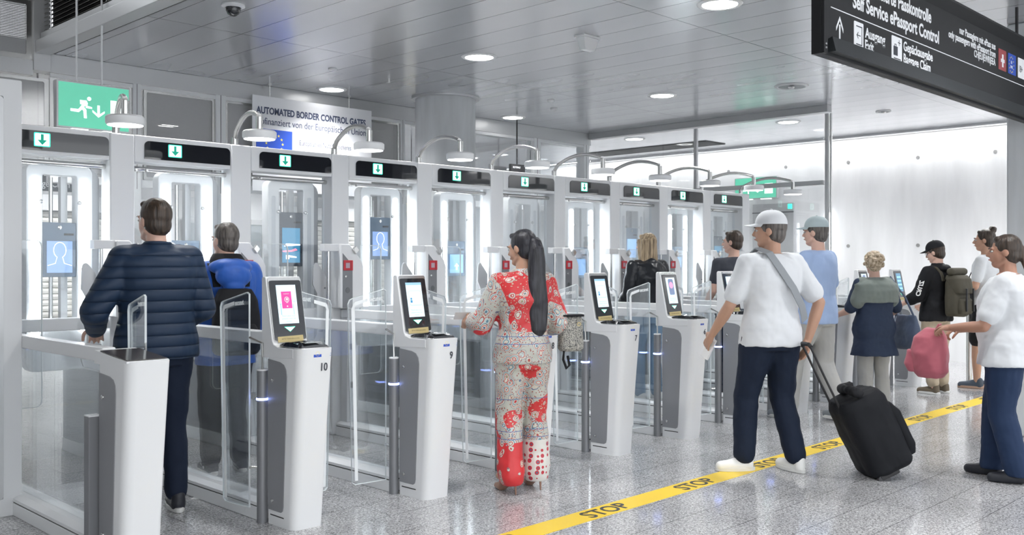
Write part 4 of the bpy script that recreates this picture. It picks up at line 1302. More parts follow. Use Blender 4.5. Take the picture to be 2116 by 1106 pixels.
def hand(mb, w, fore, side, curl=.4, palm=None, s=1.):
    # w wrist, fore direction of forearm, side +1 right / -1 left
    f = Vector(fore).normalized()
    pn = Vector(palm) if palm else Vector((-side, 0, 0))     # palm normal points to the body
    pn = (pn - f * pn.dot(f)).normalized()
    ac = f.cross(pn).normalized()                             # across the palm
    if ac.y < 0 and abs(f.z) > .5:
        ac = -ac                                              # thumb side forward
    elif abs(f.z) <= .5 and ac.z < 0:
        ac = -ac
    w = Vector(w)
    k = 1.0
    c = w + f * .045
    rot = Matrix((ac, pn, f)).transposed().to_euler()
    p_ell(mb, c, (.040, .0165, .052), rot)
    p_cap(mb, w - f * .01, w + f * .04, .024, .024)
    L = [.075, .083, .078, .062]
    for i in range(4):
        off = .030 - i * .0205
        p0 = w + f * .082 + ac * off
        d = f
        seg = [L[i] * .45, L[i] * .31, L[i] * .24]
        r = .0095
        spread = ac * ((1.5 - i) * .05)
        ang = curl * .6
        for j in range(3):
            dd = (d * math.cos(ang) + pn * math.sin(ang) + spread).normalized()
            p1 = p0 + dd * seg[j]
            p_cap(mb, p0, p1, r, r - .0009, 10)
            p0 = p1; r -= .0009; ang += curl * (.9 if j == 0 else .7)
    t0 = w + f * .025 + ac * .030
    t1 = t0 + (f * .6 + ac * .75 + pn * .25).normalized() * .038
    t2 = t1 + (f * .9 + ac * .25 + pn * .35 * (1 + curl)).normalized() * .032
    t3 = t2 + (f * .9 + pn * .5 * (1 + curl)).normalized() * .024
    p_cap(mb, t0, t1, .014, .012, 10); p_cap(mb, t1, t2, .0115, .0105, 10); p_cap(mb, t2, t3, .0105, .009, 10)

def torso_rows(J, bw=1., bd=1., inf=0., z0=.84, z1=1.47, fem=0., belly=0.):
    prof = [(.82, .150, .105), (.90, .168, .118), (.97, .165, .115), (1.08, .143 - .012 * fem, .100 + belly * .03), (1.18, .148 - .006 * fem, .105 + belly * .02), (1.28, .165 - .006 * fem, .112 + .01 * fem), (1.35, .172, .105), (1.40, .165, .088), (1.435, .115, .070), (1.47, .062, .058)]
    P, Ch, N = Vector(J['pelvis']), Vector(J['chest']), Vector(J['neck'])
    rows = []
    for z, rx, ry in prof:
        if z < z0 - .045 or z > z1 + .001:
            continue
        if z <= 1.28:
            t = (z - .95) / .33
            c = P + (Ch - P) * max(min(t, 1), -.4)
        else:
            t = (z - 1.28) / .175
            c = Ch + (N - Ch) * min(t, 1.1)
        rows.append((c.x, c.y, c.z if z > .95 else z + P.z - .95, (rx * bw + inf), (ry * bd + inf)))
    return rows

def human(label, x, y, rz, height, J=None, skinm=SKIN_L, bw=1., fem=0., yaw=0., pitch=0., curl=(.4, .4), top=None, pants=None,
          shoes=None, hair=None, palmL=None, palmR=None, group=None, belly=0., face=True):
    t = thing('person', label, 'person', (x, y, 0), math.radians(rz))
    s = height / 1.75
    t.scale = (s, s, s)
    j = dict(BASE); j.update(J or {})
    V = {k: Vector(v) for k, v in j.items()}
    b = MB()
    p_loft(b, torso_rows(j, bw, bw, 0, fem=fem, z1=1.47))
    for q in 'LR':
        sg = -1 if q == 'L' else 1
        sh, el, wr = V['s' + q], V['e' + q], V['w' + q]
        p_cap(b, sh + Vector((-.04 * sg, 0, .0)), sh, .058, .052)
        p_cap(b, sh, el, .049 * bw, .039)
        p_cap(b, el, el + (wr - el) * .35, .040, .041)
        p_cap(b, el + (wr - el) * .35, wr, .041, .026)
        hand(b, wr, wr - el, sg, curl[0] if q == 'L' else curl[1], palmL if q == 'L' else palmR)
        hp, kn, an = V['h' + q], V['k' + q], V['a' + q]
        p_cap(b, hp, kn, .086 * bw, .053)
        p_cap(b, kn, kn + (an - kn) * .35, .052, .055)
        p_cap(b, kn + (an - kn) * .35, an, .055, .034)
        fd = Vector(j.get('f' + q, (sg * .12, 1, 0))).normalized()
        p_cap(b, an, an + Vector((0, 0, -.04)), .034, .03)
        p_cap(b, (an.x, an.y, an.z - .045), (an.x + fd.x * .14, an.y + fd.y * .14, max(an.z - .055, .03)), .034, .026)
    # neck and head
    H = V['head']; N = V['neck']
    R = Euler((math.radians(pitch), 0, math.radians(yaw)))
    M = R.to_matrix()
    def h(a):
        return H + M @ Vector(a)
    p_cap(b, N + Vector((0, .0, -.03)), h((0, -.02, -.06)), .060, .053)
    p_ell(b, h((0, -.012, .022)), (.073, .092, .090), R)
    p_ell(b, h((0, .026, -.025)), (.060, .068, .083), R)
    p_ell(b, h((0, .040, -.085)), (.042, .042, .034), R)
    p_cap(b, h((-.045, .0, -.06)), h((-.02, .06, -.09)), .02, .018)
    p_cap(b, h((.045, .0, -.06)), h((.02, .06, -.09)), .02, .018)
    p_cap(b, h((0, .090, .008)), h((0, .108, -.026)), .008, .0115, 10)
    p_ell(b, h((-.010, .100, -.032)), (.009, .009, .007)); p_ell(b, h((.010, .100, -.032)), (.009, .009, .007))
    p_cap(b, h((-.04, .079, .022)), h((-.012, .090, .020)), .008, .008, 8)
    p_cap(b, h((.04, .079, .022)), h((.012, .090, .020)), .008, .008, 8)
    p_cap(b, h((-.018, .087, -.060)), h((.018, .087, -.060)), .0075, .0075, 8)
    for sg in (-1, 1):
        p_ell(b, h((sg * .074, -.008, -.008)), (.009, .020, .031), R)
    fuse(b, 'body', skinm, t, .0068, 2)
    if face:
        for sg in (-1, 1):
            e = MB(); p_ell(e, h((sg * .030, .0785, .002)), (.0120, .0118, .0085), seg=14)
            eo = e.build('eye', pmat('eye_white', (.50, .48, .46), .3), t, smooth=True)
            e = MB(); p_ell(e, h((sg * .030, .0875, .002)), (.0058, .0050, .0058), seg=12); e.build('iris', pmat('iris_dark', (.03, .02, .015), .15), eo, smooth=True)
            e = MB(); e.tube([h((sg * .014, .0985, .020)), h((sg * .030, .096, .0265)), h((sg * .048, .082, .022))], [.003, .0038, .0022], 6)
            e.build('eyebrow', HBR, t, smooth=True)
        e = MB(); e.tube([h((-.020, .089, -.060)), h((-.008, .0965, -.0575)), (h((.008, .0965, -.0575))), h((.020, .089, -.060))], [.002, .0048, .0048, .002], 8)
        e.build('lips', pmat('lip_rose', (.45, .18, .16), .4), t, smooth=True)
    # clothes
    if pants:
        c = pants
        b = MB()
        rows = [r for r in torso_rows(j, bw, bw, .012, fem=fem) if r[2] < c.get('top', 1.02) + .03]
        rows = [(a, d, max(z, .80), e, f_) for a, d, z, e, f_ in rows]
        p_loft(b, rows)
        w0, w1, w2 = c.get('w', (.100, .072, .062))
        for q in 'LR':
            hp, kn, an = V['h' + q], V['k' + q], V['a' + q]
            if c.get('short'):
                kk = hp + (kn - hp) * c['short']
                p_cap(b, hp, kk, w0 * bw, w1 * bw)
                continue
            p_cap(b, hp, kn, w0 * bw, w1)
            e_ = an + (kn - an).normalized() * (c.get('hem', .03))
            p_cap(b, kn, kn + (e_ - kn) * .5, w1, (w1 + w2) / 2)
            p_cap(b, kn + (e_ - kn) * .5, e_, (w1 + w2) / 2, w2)
        fuse(b, c.get('name', 'trousers'), c['mat'], t, .010, 4, folds=c.get('folds', .022), zmin=c.get('zmin', .055))
    if top:
        c = top
        inf = c.get('inf', .022)
        b = MB()
        rows = torso_rows(j, bw, bw, inf, z0=c.get('hem', .88), z1=1.44, fem=fem, belly=belly)
        hz = c.get('hem', .88)
        rows = [r for r in rows if r[2] > hz + .01]
        r0 = rows[0]
        rows = [(r0[0], r0[1], hz, r0[3] * c.get('flare', 1.0), r0[4] * c.get('flare', 1.0))] + rows
        nk = V['neck']
        rows = [r for r in rows if r[2] < nk.z - .03] + [(nk.x, nk.y, nk.z - .018, .118 * bw + inf, .076 * bw + inf), (nk.x, nk.y - .004, nk.z + .010, .084, .080), (nk.x, nk.y - .004, nk.z + .016 + c.get('collar', .0), .072, .072)]
        p_loft(b, rows)
        sl = c.get('sleeve', 1.)
        su, se, sw = c.get('r', (.064, .056, .043))
        for q in 'LR':
            sg = -1 if q == 'L' else 1
            sh, el, wr = V['s' + q], V['e' + q], V['w' + q]
            p_cap(b, sh + Vector((-.055 * sg, 0, .004)), sh, su + .006, su)
            p_cap(b, nk + Vector((.03 * sg, 0, -.045)), sh + Vector((0, 0, .006)), .062 * bw, su)
            if sl <= 1:
                p_cap(b, sh, sh + (el - sh) * sl, su, su + (se - su) * sl)
            else:
                p_cap(b, sh, el, su, se)
                p_cap(b, el, el + (wr - el) * (sl - 1), se, se + (sw - se) * (sl - 1))
        fuse(b, c.get('name', 'shirt'), c['mat'], t, .010, 5, folds=c.get('folds', .022))
    if shoes:
        for q in 'LR':
            sg = -1 if q == 'L' else 1
            an = V['a' + q]
            fd = Vector(j.get('f' + q, (sg * .12, 1, 0))).normalized()
            lift = max(an.z - .085, 0)
            b = MB()
            z0 = lift
            hl = Vector((an.x, an.y, 0)) - fd * .025
            p_cap(b, hl + Vector((0, 0, z0 + .045)), hl + Vector((0, 0, z0 + .085)), .041, .038)
            p_cap(b, hl + Vector((0, 0, z0 + .038)), hl + fd * .10 + Vector((0, 0, z0 + .036)), .040, .044)
            p_cap(b, hl + fd * .03 + Vector((0, 0, z0 + .075)), hl + fd * .15 + Vector((0, 0, z0 + .04)), .030, .030)
            p_cap(b, hl + fd * .10 + Vector((0, 0, z0 + .036)), hl + fd * .185 + Vector((0, 0, z0 + .032)), .044, .036)
            so = fuse(b, 'shoe', shoes['mat'], t, .007, 3, zmin=z0 + .004)
            if shoes.get('sole'):
                sb = MB()
                perp = Vector((-fd.y, fd.x, 0))
                out = []
                for i in range(24):
                    a = 2 * PI * i / 24
                    yy = .085 + .138 * math.cos(a); xx = (.046 + .004 * math.cos(a)) * math.sin(a)
                    p = hl + fd * yy + perp * xx
                    out.append((p.x, p.y))
                sb.prism(out, 'z', z0 + .001, z0 + .028)
                sb.build('sole', shoes['sole'], so, bev=.004)
    if hair:
        m, kind = hair
        b = MB()
        p_ell(b, h((0, -.024, .032)), (.082, .096, .096), R)
        p_ell(b, h((0, -.045, -.02)), (.073, .066, .075), R)
        p_cap(b, h((-.028, .046, .090)), h((.028, .046, .090)), .020, .020)
        if kind == 'tight':
            p_ell(b, h((0, -.03, -.01)), (.079, .07, .07), R)
        if kind == 'long':
            p_loft(b, [(H.x, H.y - .07, H.z - .33, .085, .022), (H.x, H.y - .055, H.z - .25, .095, .040), (H.x, H.y - .045, H.z - .12, .105, .060), (H.x, H.y - .03, H.z + .0, .094, .085), (H.x, H.y - .022, H.z + .06, .085, .085)])
            for sg in (-1, 1):
                p_cap(b, h((sg * .07, .045, .04)), h((sg * .082, .02, -.15)), .022, .026)
        if kind == 'curly':
            rnd = random.Random(3)
            for i in range(90):
                a = rnd.uniform(0, 2 * PI); e_ = rnd.uniform(-.5, 1.5)
                d = Vector((math.cos(a) * math.cos(e_), math.sin(a) * math.cos(e_), math.sin(e_)))
                if d.y > .55 and d.z < .5:
                    continue
                p_ell(b, h((d.x * .098, -.025 + d.y * .10, .02 + d.z * .105)), (.022, .022, .022), seg=8)
        if kind == 'bun':
            for i in range(7):
                a = 2 * PI * i / 7
                p_ell(b, h((.02 * math.cos(a), -.085 + .015 * math.sin(a), .118 + .012 * math.sin(a * 2))), (.026, .026, .026), seg=10)
        if kind == 'tail':
            p_cap(b, h((0, -.105, .02)), h((0, -.14, -.12)), .030, .018)
        if kind == 'cap':
            pass
        fuse(b, 'hair', m, t, .007, 2, folds=.008 if kind != 'curly' else .015)
    t['_h'] = 0
    del t['_h']
    return t, h, V, R

def cap_hat(t, h, R, mat, back=False):
    b = MB()
    M = R.to_matrix()
    rg = []
    for i in range(9):
        a = (PI / 2) * i / 8
        rx, ry, z = .092 * math.cos(a) ** .8, .108 * math.cos(a) ** .8, .045 + .098 * math.sin(a)
        rg.append([tuple(h((max(rx, .002) * math.cos(2 * PI * k / 28), -.012 + max(ry, .002) * math.sin(2 * PI * k / 28), z))) for k in range(28)])
    b.rings(rg)
    o = b.build('cap', mat, t, smooth=True)
    v = MB()
    pts = []
    top = []; bot = []
    n = 12
    for i in range(n + 1):
        a = PI * .12 + PI * .76 * i / n
        inn = (.088 * math.cos(a), -.012 + .102 * math.sin(a), .052)
        out = (.080 * math.cos(a) * 1.02, -.012 + .10 * math.sin(a) + .082 * math.sin(a) ** 1.5, .040 - .012 * abs(math.cos(a)))
        top.append((h(inn), h(out))); bot.append((h((inn[0], inn[1], inn[2] - .004)), h((out[0], out[1], out[2] - .004))))
    vs = []
    for (a, c), (d, e) in zip(top, bot):
        vs += [tuple(a), tuple(c), tuple(e), tuple(d)]
    fs = []
    for i in range(n):
        for q in range(4):
            fs.append((i * 4 + q, i * 4 + (q + 1) % 4, (i + 1) * 4 + (q + 1) % 4, (i + 1) * 4 + q))
    fs += [(0, 1, 2, 3), (n * 4 + 3, n * 4 + 2, n * 4 + 1, n * 4)]
    v.add(vs, fs); v.build('visor', mat, o, smooth=True)
    bb = MB(); p_ell(bb, h((0, -.012, .145)), (.008, .008, .005)); bb.build('button', mat, o, smooth=True)
    return o

def strap(t, pts, w, mat, name='strap', th=.004):
    # flat strap following points, width direction given by each point's 4th..6th entry
    b = MB()
    rg = []
    n = len(pts)
    for i, (p, wd) in enumerate(pts):
        p = Vector(p); wd = Vector(wd).normalized()
        d = (Vector(pts[min(i + 1, n - 1)][0]) - Vector(pts[max(i - 1, 0)][0])).normalized()
        nn = d.cross(wd).normalized()
        rg.append([tuple(p + wd * w / 2 + nn * th), tuple(p - wd * w / 2 + nn * th), tuple(p - wd * w / 2 - nn * th), tuple(p + wd * w / 2 - nn * th)])
    b.rings(rg)
    return b.build(name, mat, t, smooth=False, bev=.0015)

def backpack(lbl, person, mat, mat2, z0=.98, z1=1.42, y=-.14, w=.28, d=.15, flap=True, roll=False):
    rt = thing('backpack', lbl, 'backpack', person.location, person.rotation_euler[2])
    rt.scale = person.scale
    b = MB()
    p_loft(b, [(0, y - d * .5, z0, w * .42, d * .42), (0, y - d * .55, z0 + .03, w * .5, d * .52), (0, y - d * .55, (z0 + z1) / 2, w * .5, d * .55), (0, y - d * .5, z1 - .08, w * .47, d * .48), (0, y - d * .42, z1, w * .34, d * .32)], p=3.4)
    fuse(b, 'main_compartment', mat, rt, .009, 3, folds=.014)
    b = MB()
    p_loft(b, [(0, y - d * 1.08, z0 + .03, w * .36, .03), (0, y - d * 1.12, z0 + .08, w * .40, .045), (0, y - d * 1.1, z0 + .18, w * .38, .04), (0, y - d * 1.05, z0 + .21, w * .33, .02)], p=3.4)
    fuse(b, 'front_pocket', mat, rt, .008, 2, folds=.008)
    if flap:
        b = MB()
        p_loft(b, [(0, y - d * .95, z1 - .20, w * .45, .055), (0, y - d * .85, z1 - .14, w * .49, .075), (0, y - d * .6, z1 - .03, w * .50, .10), (0, y - d * .5, z1 + .01, w * .42, .08)], p=3.2)
        fuse(b, 'top_flap', mat2, rt, .008, 2, folds=.01)
        for sx in (-.07, .07):
            MB().box(sx - .010, sx + .010, y - d * 1.48, y - d * 1.38, z0 + .06, z1 - .14).build('buckle_strap', BLACK, rt, bev=.003)
    if roll:
        b = MB(); p_cap(b, (-.13, y - d * .55, z1 + .05), (.13, y - d * .55, z1 + .05), .045, .045); fuse(b, 'rolled_blanket', mat2, rt, .008, 2, folds=.01)
    for sx in (-1, 1):
        pts = []
        for q in range(11):
            a = q / 10
            yy = y + .0 + .0 * a
            ang = PI * a
            pts.append(((sx * (.10 + .02 * math.sin(ang)), -.02 - .125 * math.cos(ang), 1.30 + .165 * math.sin(ang) - (.20 * max(a - .6, 0))), (1, 0, 0)))
        strap(rt, pts, .05, mat2, 'shoulder_strap', .006)
    return rt

# --- fabrics
NAVYP = cloth('navy_puffer', (.013, .030, .066), .55, stripe=.062)
BLUEJ = cloth('royal_blue_shell', (.015, .095, .42), .5)
BLKF = cloth('black_fabric', (.006, .0065, .009), .75)
JEANS_D = cloth('dark_navy_denim', (.006, .013, .032), .8)
JEANS_B = cloth('mid_blue_denim', (.16, .27, .40), .85)
TEEW = cloth('white_cotton', (.70, .72, .745), .85)
LEATH = cloth('black_leather', (.012, .014, .018), .28, sc=10)
CHAR = cloth('charcoal_tee', (.055, .06, .075), .85)
LBLUE = cloth('light_blue_cotton', (.34, .45, .68), .85)
KHAKI = cloth('khaki_cotton', (.46, .38, .28), .85)
GREYP = cloth('stone_trousers', (.42, .42, .41), .85)
NAVYS = cloth('navy_tunic', (.03, .045, .085), .8)
OLIVE = cloth('olive_canvas', (.075, .068, .05), .8)
SAGE = cloth('sage_cardigan', (.21, .24, .22), .85)
ROSE = cloth('rose_fabric', (.46, .12, .155), .7)
NAVYT = cloth('navy_trousers', (.014, .032, .082), .75)
WSHOE = pmat('white_leather', (.82, .82, .80), .45)
DSHOE = pmat('dark_shoe', (.02, .022, .03), .5)
RUB = pmat('white_rubber', (.72, .72, .70), .6)

def paisley(name, lower=False):
    m = bpy.data.materials.new(name)
    n, l = nodes(m)
    b = n['Principled BSDF']
    b.inputs['Roughness'].default_value = .38
    t = n.new('ShaderNodeTexCoord')
    nz = n.new('ShaderNodeTexNoise'); nz.inputs['Scale'].default_value = 6
    l.new(t.outputs['Object'], nz.inputs['Vector'])
    vm = n.new('ShaderNodeVectorMath'); vm.operation = 'MULTIPLY_ADD'
    l.new(nz.outputs['Color'], vm.inputs[0]); vm.inputs[1].default_value = (.10, .10, .10); l.new(t.outputs['Object'], vm.inputs[2])
    v = n.new('ShaderNodeTexVoronoi'); v.inputs['Scale'].default_value = 13.5
    l.new(vm.outputs[0], v.inputs['Vector'])
    r = n.new('ShaderNodeValToRGB'); r.color_ramp.interpolation = 'CONSTANT'
    cols = [(0, (.62, .44, .07)), (.07, (.04, .09, .24)), (.11, (.60, .58, .50)), (.20, (.50, .03, .04)), (.25, (.60, .56, .48)), (.32, (.10, .22, .30)), (.36, (.48, .55, .54)), (.45, (.42, .07, .06)), (.49, (.58, .54, .46)), (.58, (.08, .12, .24)), (.605, (.50, .50, .45))]
    e = r.color_ramp.elements
    e[0].color = (*cols[0][1], 1); e[1].position = cols[1][0]; e[1].color = (*cols[1][1], 1)
    for p_, c in cols[2:]:
        q = e.new(p_); q.color = (*c, 1)
    l.new(v.outputs['Distance'], r.inputs[0])
    # second fine layer
    v2 = n.new('ShaderNodeTexVoronoi'); v2.inputs['Scale'].default_value = 60
    l.new(vm.outputs[0], v2.inputs['Vector'])
    g = n.new('ShaderNodeMath'); g.operation = 'LESS_THAN'; g.inputs[1].default_value = .26; l.new(v2.outputs['Distance'], g.inputs[0])
    mx = n.new('ShaderNodeMix'); mx.data_type = 'RGBA'; l.new(g.outputs[0], mx.inputs[0]); l.new(r.outputs[0], mx.inputs[6]); mx.inputs[7].default_value = (.34, .10, .08, 1)
    # red grounds in patches
    n3 = n.new('ShaderNodeTexNoise'); n3.inputs['Scale'].default_value = 4.2; n3.inputs['Detail'].default_value = 0
    l.new(t.outputs['Object'], n3.inputs['Vector'])
    g3 = n.new('ShaderNodeMath'); g3.operation = 'GREATER_THAN'; g3.inputs[1].default_value = .61; l.new(n3.outputs['Fac'], g3.inputs[0])
    g4 = n.new('ShaderNodeMath'); g4.operation = 'GREATER_THAN'; g4.inputs[1].default_value = .34; l.new(v.outputs['Distance'], g4.inputs[0])
    sx = n.new('ShaderNodeSeparateXYZ'); l.new(t.outputs['Object'], sx.inputs[0])
    last = mx.outputs[2]
    def mixin(fac, col, last):
        k = n.new('ShaderNodeMix'); k.data_type = 'RGBA'
        l.new(fac, k.inputs[0]); l.new(last, k.inputs[6])
        if isinstance(col, tuple):
            k.inputs[7].default_value = (*col, 1)
        else:
            l.new(col, k.inputs[7])
        return k.outputs[2]
    def mul(a, b_):
        k = n.new('ShaderNodeMath'); k.operation = 'MULTIPLY'; l.new(a, k.inputs[0]); l.new(b_, k.inputs[1]); return k.outputs[0]
    def cmp_(src, op, val):
        k = n.new('ShaderNodeMath'); k.operation = op; l.new(src, k.inputs[0]); k.inputs[1].default_value = val; return k.outputs[0]
    last = mixin(mul(g3.outputs[0], g4.outputs[0]), (.60, .035, .04), last)
    k_ = mul(g.outputs[0], mul(g3.outputs[0], g4.outputs[0]))
    last = mixin(k_, (.52, .48, .36), last)
    # border bands
    for zz in (.36, .41, .62, .99, 1.04):
        k1 = cmp_(sx.outputs[2], 'GREATER_THAN', zz); k2 = cmp_(sx.outputs[2], 'LESS_THAN', zz + .004)
        last = mixin(mul(k1, k2), (.08, .14, .36), last)
    if lower:
        lo = cmp_(sx.outputs[2], 'LESS_THAN', .34)
        left = cmp_(sx.outputs[0], 'LESS_THAN', 0); right = cmp_(sx.outputs[0], 'GREATER_THAN', 0)
        redk = cmp_(v.outputs['Distance'], 'GREATER_THAN', .33)
        last = mixin(mul(mul(lo, left), redk), (.62, .03, .035), last)
        v4 = n.new('ShaderNodeTexVoronoi'); v4.inputs['Scale'].default_value = 26; v4.inputs['Randomness'].default_value = .25
        l.new(t.outputs['Object'], v4.inputs['Vector'])
        rr = n.new('ShaderNodeValToRGB'); rr.color_ramp.interpolation = 'CONSTANT'
        rr.color_ramp.elements[0].color = (.10, .12, .2, 1); rr.color_ramp.elements[1].position = .18; rr.color_ramp.elements[1].color = (.5, .03, .05, 1)
        q = rr.color_ramp.elements.new(.40); q.color = (.70, .68, .64, 1)
        l.new(v4.outputs['Distance'], rr.inputs[0])
        last = mixin(mul(lo, right), rr.outputs[0], last)
    l.new(last, b.inputs['Base Color'])
    bp = n.new('ShaderNodeBump'); bp.inputs['Strength'].default_value = .6; bp.inputs['Distance'].default_value = .03
    l.new(nz.outputs['Fac'], bp.inputs['Height']); l.new(bp.outputs['Normal'], b.inputs['Normal'])
    return m
PAIS = paisley('paisley_satin'); PAIS2 = paisley('paisley_satin_trousers', True)

# --- 1 man in navy puffer jacket
t, h, V, R = human('man in a navy quilted puffer jacket seen from behind in the leftmost lane', 2.50, 5.36, -8, 1.83,
    J=dict(eL=(-.33, -.02, 1.13), eR=(.25, -.02, 1.13), wL=(-.26, .24, 1.02), wR=(.18, .24, 1.02), head=(-.01, .02, 1.62)), bw=1.14, yaw=20,
    top=dict(mat=NAVYP, name='puffer_jacket', inf=.036, hem=.86, sleeve=2., r=(.088, .078, .056), collar=.035, folds=.012),
    pants=dict(mat=JEANS_D), shoes=dict(mat=DSHOE, sole=RUB), hair=(HBR, 'tight'), palmL=(0, 0, -1), palmR=(0, 0, -1))
# --- 2 man in blue jacket
t, h, V, R = human('man in a bright blue hooded jacket, seen from behind near pedestal ten', 3.32, 6.06, -12, 1.73,
    J=dict(eL=(-.26, -.02, 1.12), eR=(.26, -.02, 1.12), wL=(-.25, .12, .90), wR=(.25, .12, .90)), bw=1.10, yaw=22, skinm=SKIN_L,
    top=dict(mat=BLUEJ, name='jacket', inf=.034, hem=.76, sleeve=2., r=(.082, .072, .052), collar=.01, flare=1.06),
    pants=dict(mat=BLKF, w=(.105, .08, .072)), shoes=dict(mat=DSHOE, sole=RUB), hair=(HG, 'tight'))
b = MB()
p_ell(b, (0, -.125, 1.435), (.155, .10, .065)); p_ell(b, (0, -.185, 1.375), (.125, .07, .085)); p_ell(b, (0, -.20, 1.31), (.075, .05, .06))
fuse(b, 'hood', BLUEJ, t, .008, 3, folds=.015)
b = MB()
p_loft(b, [(0, -.04, 1.43, .135, .125), (0, -.045, 1.49, .118, .108), (0, -.035, 1.53, .092, .086)])
fuse(b, 'hood_lining', BLKF, t, .008, 2, folds=.01)
for q, sg in (('L', -1), ('R', 1)):
    a = V['a' + q]
    MB().prism([(-.055, .0), (-.045, -.012), (-.02, -.01), (.045, .018), (-.015, .002), (-.035, .003), (-.045, .012)], 'x', 0, .002).build('shoe_mark', RUB, t, loc=(a.x + (-.047 if sg < 0 else .045), a.y + .07, .050))
backpack('black backpack worn over the bright blue hooded jacket', t, BLKF, BLKF, z0=.84, z1=1.29, y=-.17, w=.32, d=.14, flap=False)

# --- 3 woman in paisley outfit
t, h, V, R = human('woman with a very long black ponytail in a red and cream paisley outfit', 4.38, 4.22, -26, 1.66,
    J=dict(eL=(-.27, .06, 1.12), wL=(-.30, .27, 1.115), eR=(.25, -.03, 1.12), wR=(.20, .20, 1.06), aL=(-.10, -.05, .145), aR=(.11, .02, .145),
           kL=(-.09, .02, .52), kR=(.10, .05, .52), fL=(-.25, 1, 0), fR=(-.1, 1, 0), sL=(-.16, 0, 1.39), sR=(.16, 0, 1.39)), bw=.98, fem=1, yaw=34, pitch=-8, skinm=SKIN_M,
    top=dict(mat=PAIS, name='paisley_blouse', inf=.034, hem=.86, sleeve=1.35, r=(.075, .078, .070), collar=.02, folds=.03),
    pants=dict(mat=PAIS2, w=(.108, .088, .092), hem=-.03, name='paisley_trousers', zmin=.06, folds=.026), palmL=(1, 0, -.2), hair=(HB, 'plain'), curl=(.75, .5))
b = MB()
c0 = h((0, -.11, .03))
p_loft(b, [(c0.x, c0.y - .03, 1.01, .018, .012), (c0.x + .01, c0.y - .05, 1.08, .055, .025), (c0.x + .005, c0.y - .05, 1.20, .072, .032), (c0.x, c0.y - .05, 1.35, .070, .038), (c0.x, c0.y - .045, 1.50, .062, .042), (c0.x, c0.y - .035, 1.62, .050, .044), (c0.x, c0.y - .012, 1.68, .038, .040), (c0.x, c0.y, 1.70, .02, .02)])
fuse(b, 'ponytail', HB, t, .008, 2, folds=.02)
for q, sg in (('L', -1), ('R', 1)):
    a = V['a' + q]
    fd = Vector((-.25 if q == 'L' else -.1, 1, 0)).normalized()
    b = MB()
    hl = Vector((a.x, a.y, 0))
    p_cap(b, hl + Vector((0, 0, .115)) - fd * .03, hl + Vector((0, 0, .10)), .033, .033)
    p_cap(b, hl + Vector((0, 0, .09)), hl + fd * .11 + Vector((0, 0, .028)), .030, .036)
    p_cap(b, hl + fd * .11 + Vector((0, 0, .025)), hl + fd * .17 + Vector((0, 0, .020)), .035, .022)
    so = fuse(b, 'high_heel_shoe', pmat('nude_patent', (.30, .17, .12), .25), t, .006, 2, zmin=.003)
    MB().tube([hl - fd * .045 + Vector((0, 0, .10)), hl - fd * .055 + Vector((0, 0, .05)), hl - fd * .058 + Vector((0, 0, .001))], [.016, .007, .005], 10).build('stiletto_heel', pmat('nude_patent', (.5, .3, .2), .3), so, smooth=True)
WOM = t
pw = t.matrix_basis
def W_of(tt, p):
    s_ = tt.scale[0]; a = tt.rotation_euler[2]
    return Vector((tt.location[0] + s_ * (p[0] * math.cos(a) - p[1] * math.sin(a)), tt.location[1] + s_ * (p[0] * math.sin(a) + p[1] * math.cos(a)), s_ * p[2]))
def held(name, lbl, cat, tt):
    o = thing(name, lbl, cat, tt.location, tt.rotation_euler[2])
    o.scale = tt.scale
    return o
g = held('passport', 'open white travel document held in the left hand of the paisley woman', 'passport', t)
m_ = MB().box(-.06, .06, -.045, .045, -.002, .002).add([(-.06, -.045, .002), (.06, -.045, .002), (.055, -.075, .05), (-.055, -.075, .05)], [(0, 1, 2, 3)])
o_ = m_.build('pages', PAPER, g); o_.location = (-.325, .385, 1.135)
g = held('handbag', 'grey tweed bucket handbag hanging at the right side of the paisley woman', 'handbag', t)
tw = pmat('tweed', (.33, .33, .31), .9, bump=(140, .9))
def tweed():
    n, l = nodes(tw)
    t_ = n.new('ShaderNodeTexCoord'); mp = n.new('ShaderNodeMapping'); mp.inputs['Scale'].default_value = (60, 60, 60)
    l.new(t_.outputs['Object'], mp.inputs[0])
    ck = n.new('ShaderNodeTexNoise'); ck.inputs['Scale'].default_value = 2.2; ck.inputs['Detail'].default_value = 3
    l.new(mp.outputs[0], ck.inputs['Vector'])
    rp = n.new('ShaderNodeValToRGB'); rp.color_ramp.elements[0].position = .35; rp.color_ramp.elements[0].color = (.12, .12, .12, 1); rp.color_ramp.elements[1].position = .62; rp.color_ramp.elements[1].color = (.62, .60, .54, 1)
    l.new(ck.outputs['Fac'], rp.inputs[0]); l.new(rp.outputs[0], n['Principled BSDF'].inputs['Base Color'])
tweed()
b = MB()
p_loft(b, [(.33, -.05, .93, .070, .055), (.33, -.05, .95, .085, .07), (.33, -.05, 1.08, .080, .062), (.33, -.05, 1.165, .072, .045)], p=3.2)
fuse(b, 'bag_body', tw, g, .007, 2, folds=.01)
b = MB(); b.prism([(.255, -.10), (.40, -.12), (.425, -.03), (.26, .0)], 'z', 1.165, 1.178); b.build('bag_flap', BLKF, g, bev=.004)
b = MB(); b.rings([[(.36 + r_ * math.cos(2 * PI * k / 14), -.122, 1.115 + r_ * math.sin(2 * PI * k / 14)) for k in range(14)] for r_ in (.008, .014)], cap=False); b.build('gold_ring', GOLD, g)
b = MB(); b.tube([(.26, -.05, 1.16), (.22, -.06, 1.28), (.17, -.04, 1.42), (.165, .05, 1.40), (.22, .06, 1.28), (.27, .0, 1.16)], .007, 8); b.build('shoulder_strap', BLKF, g, smooth=True)
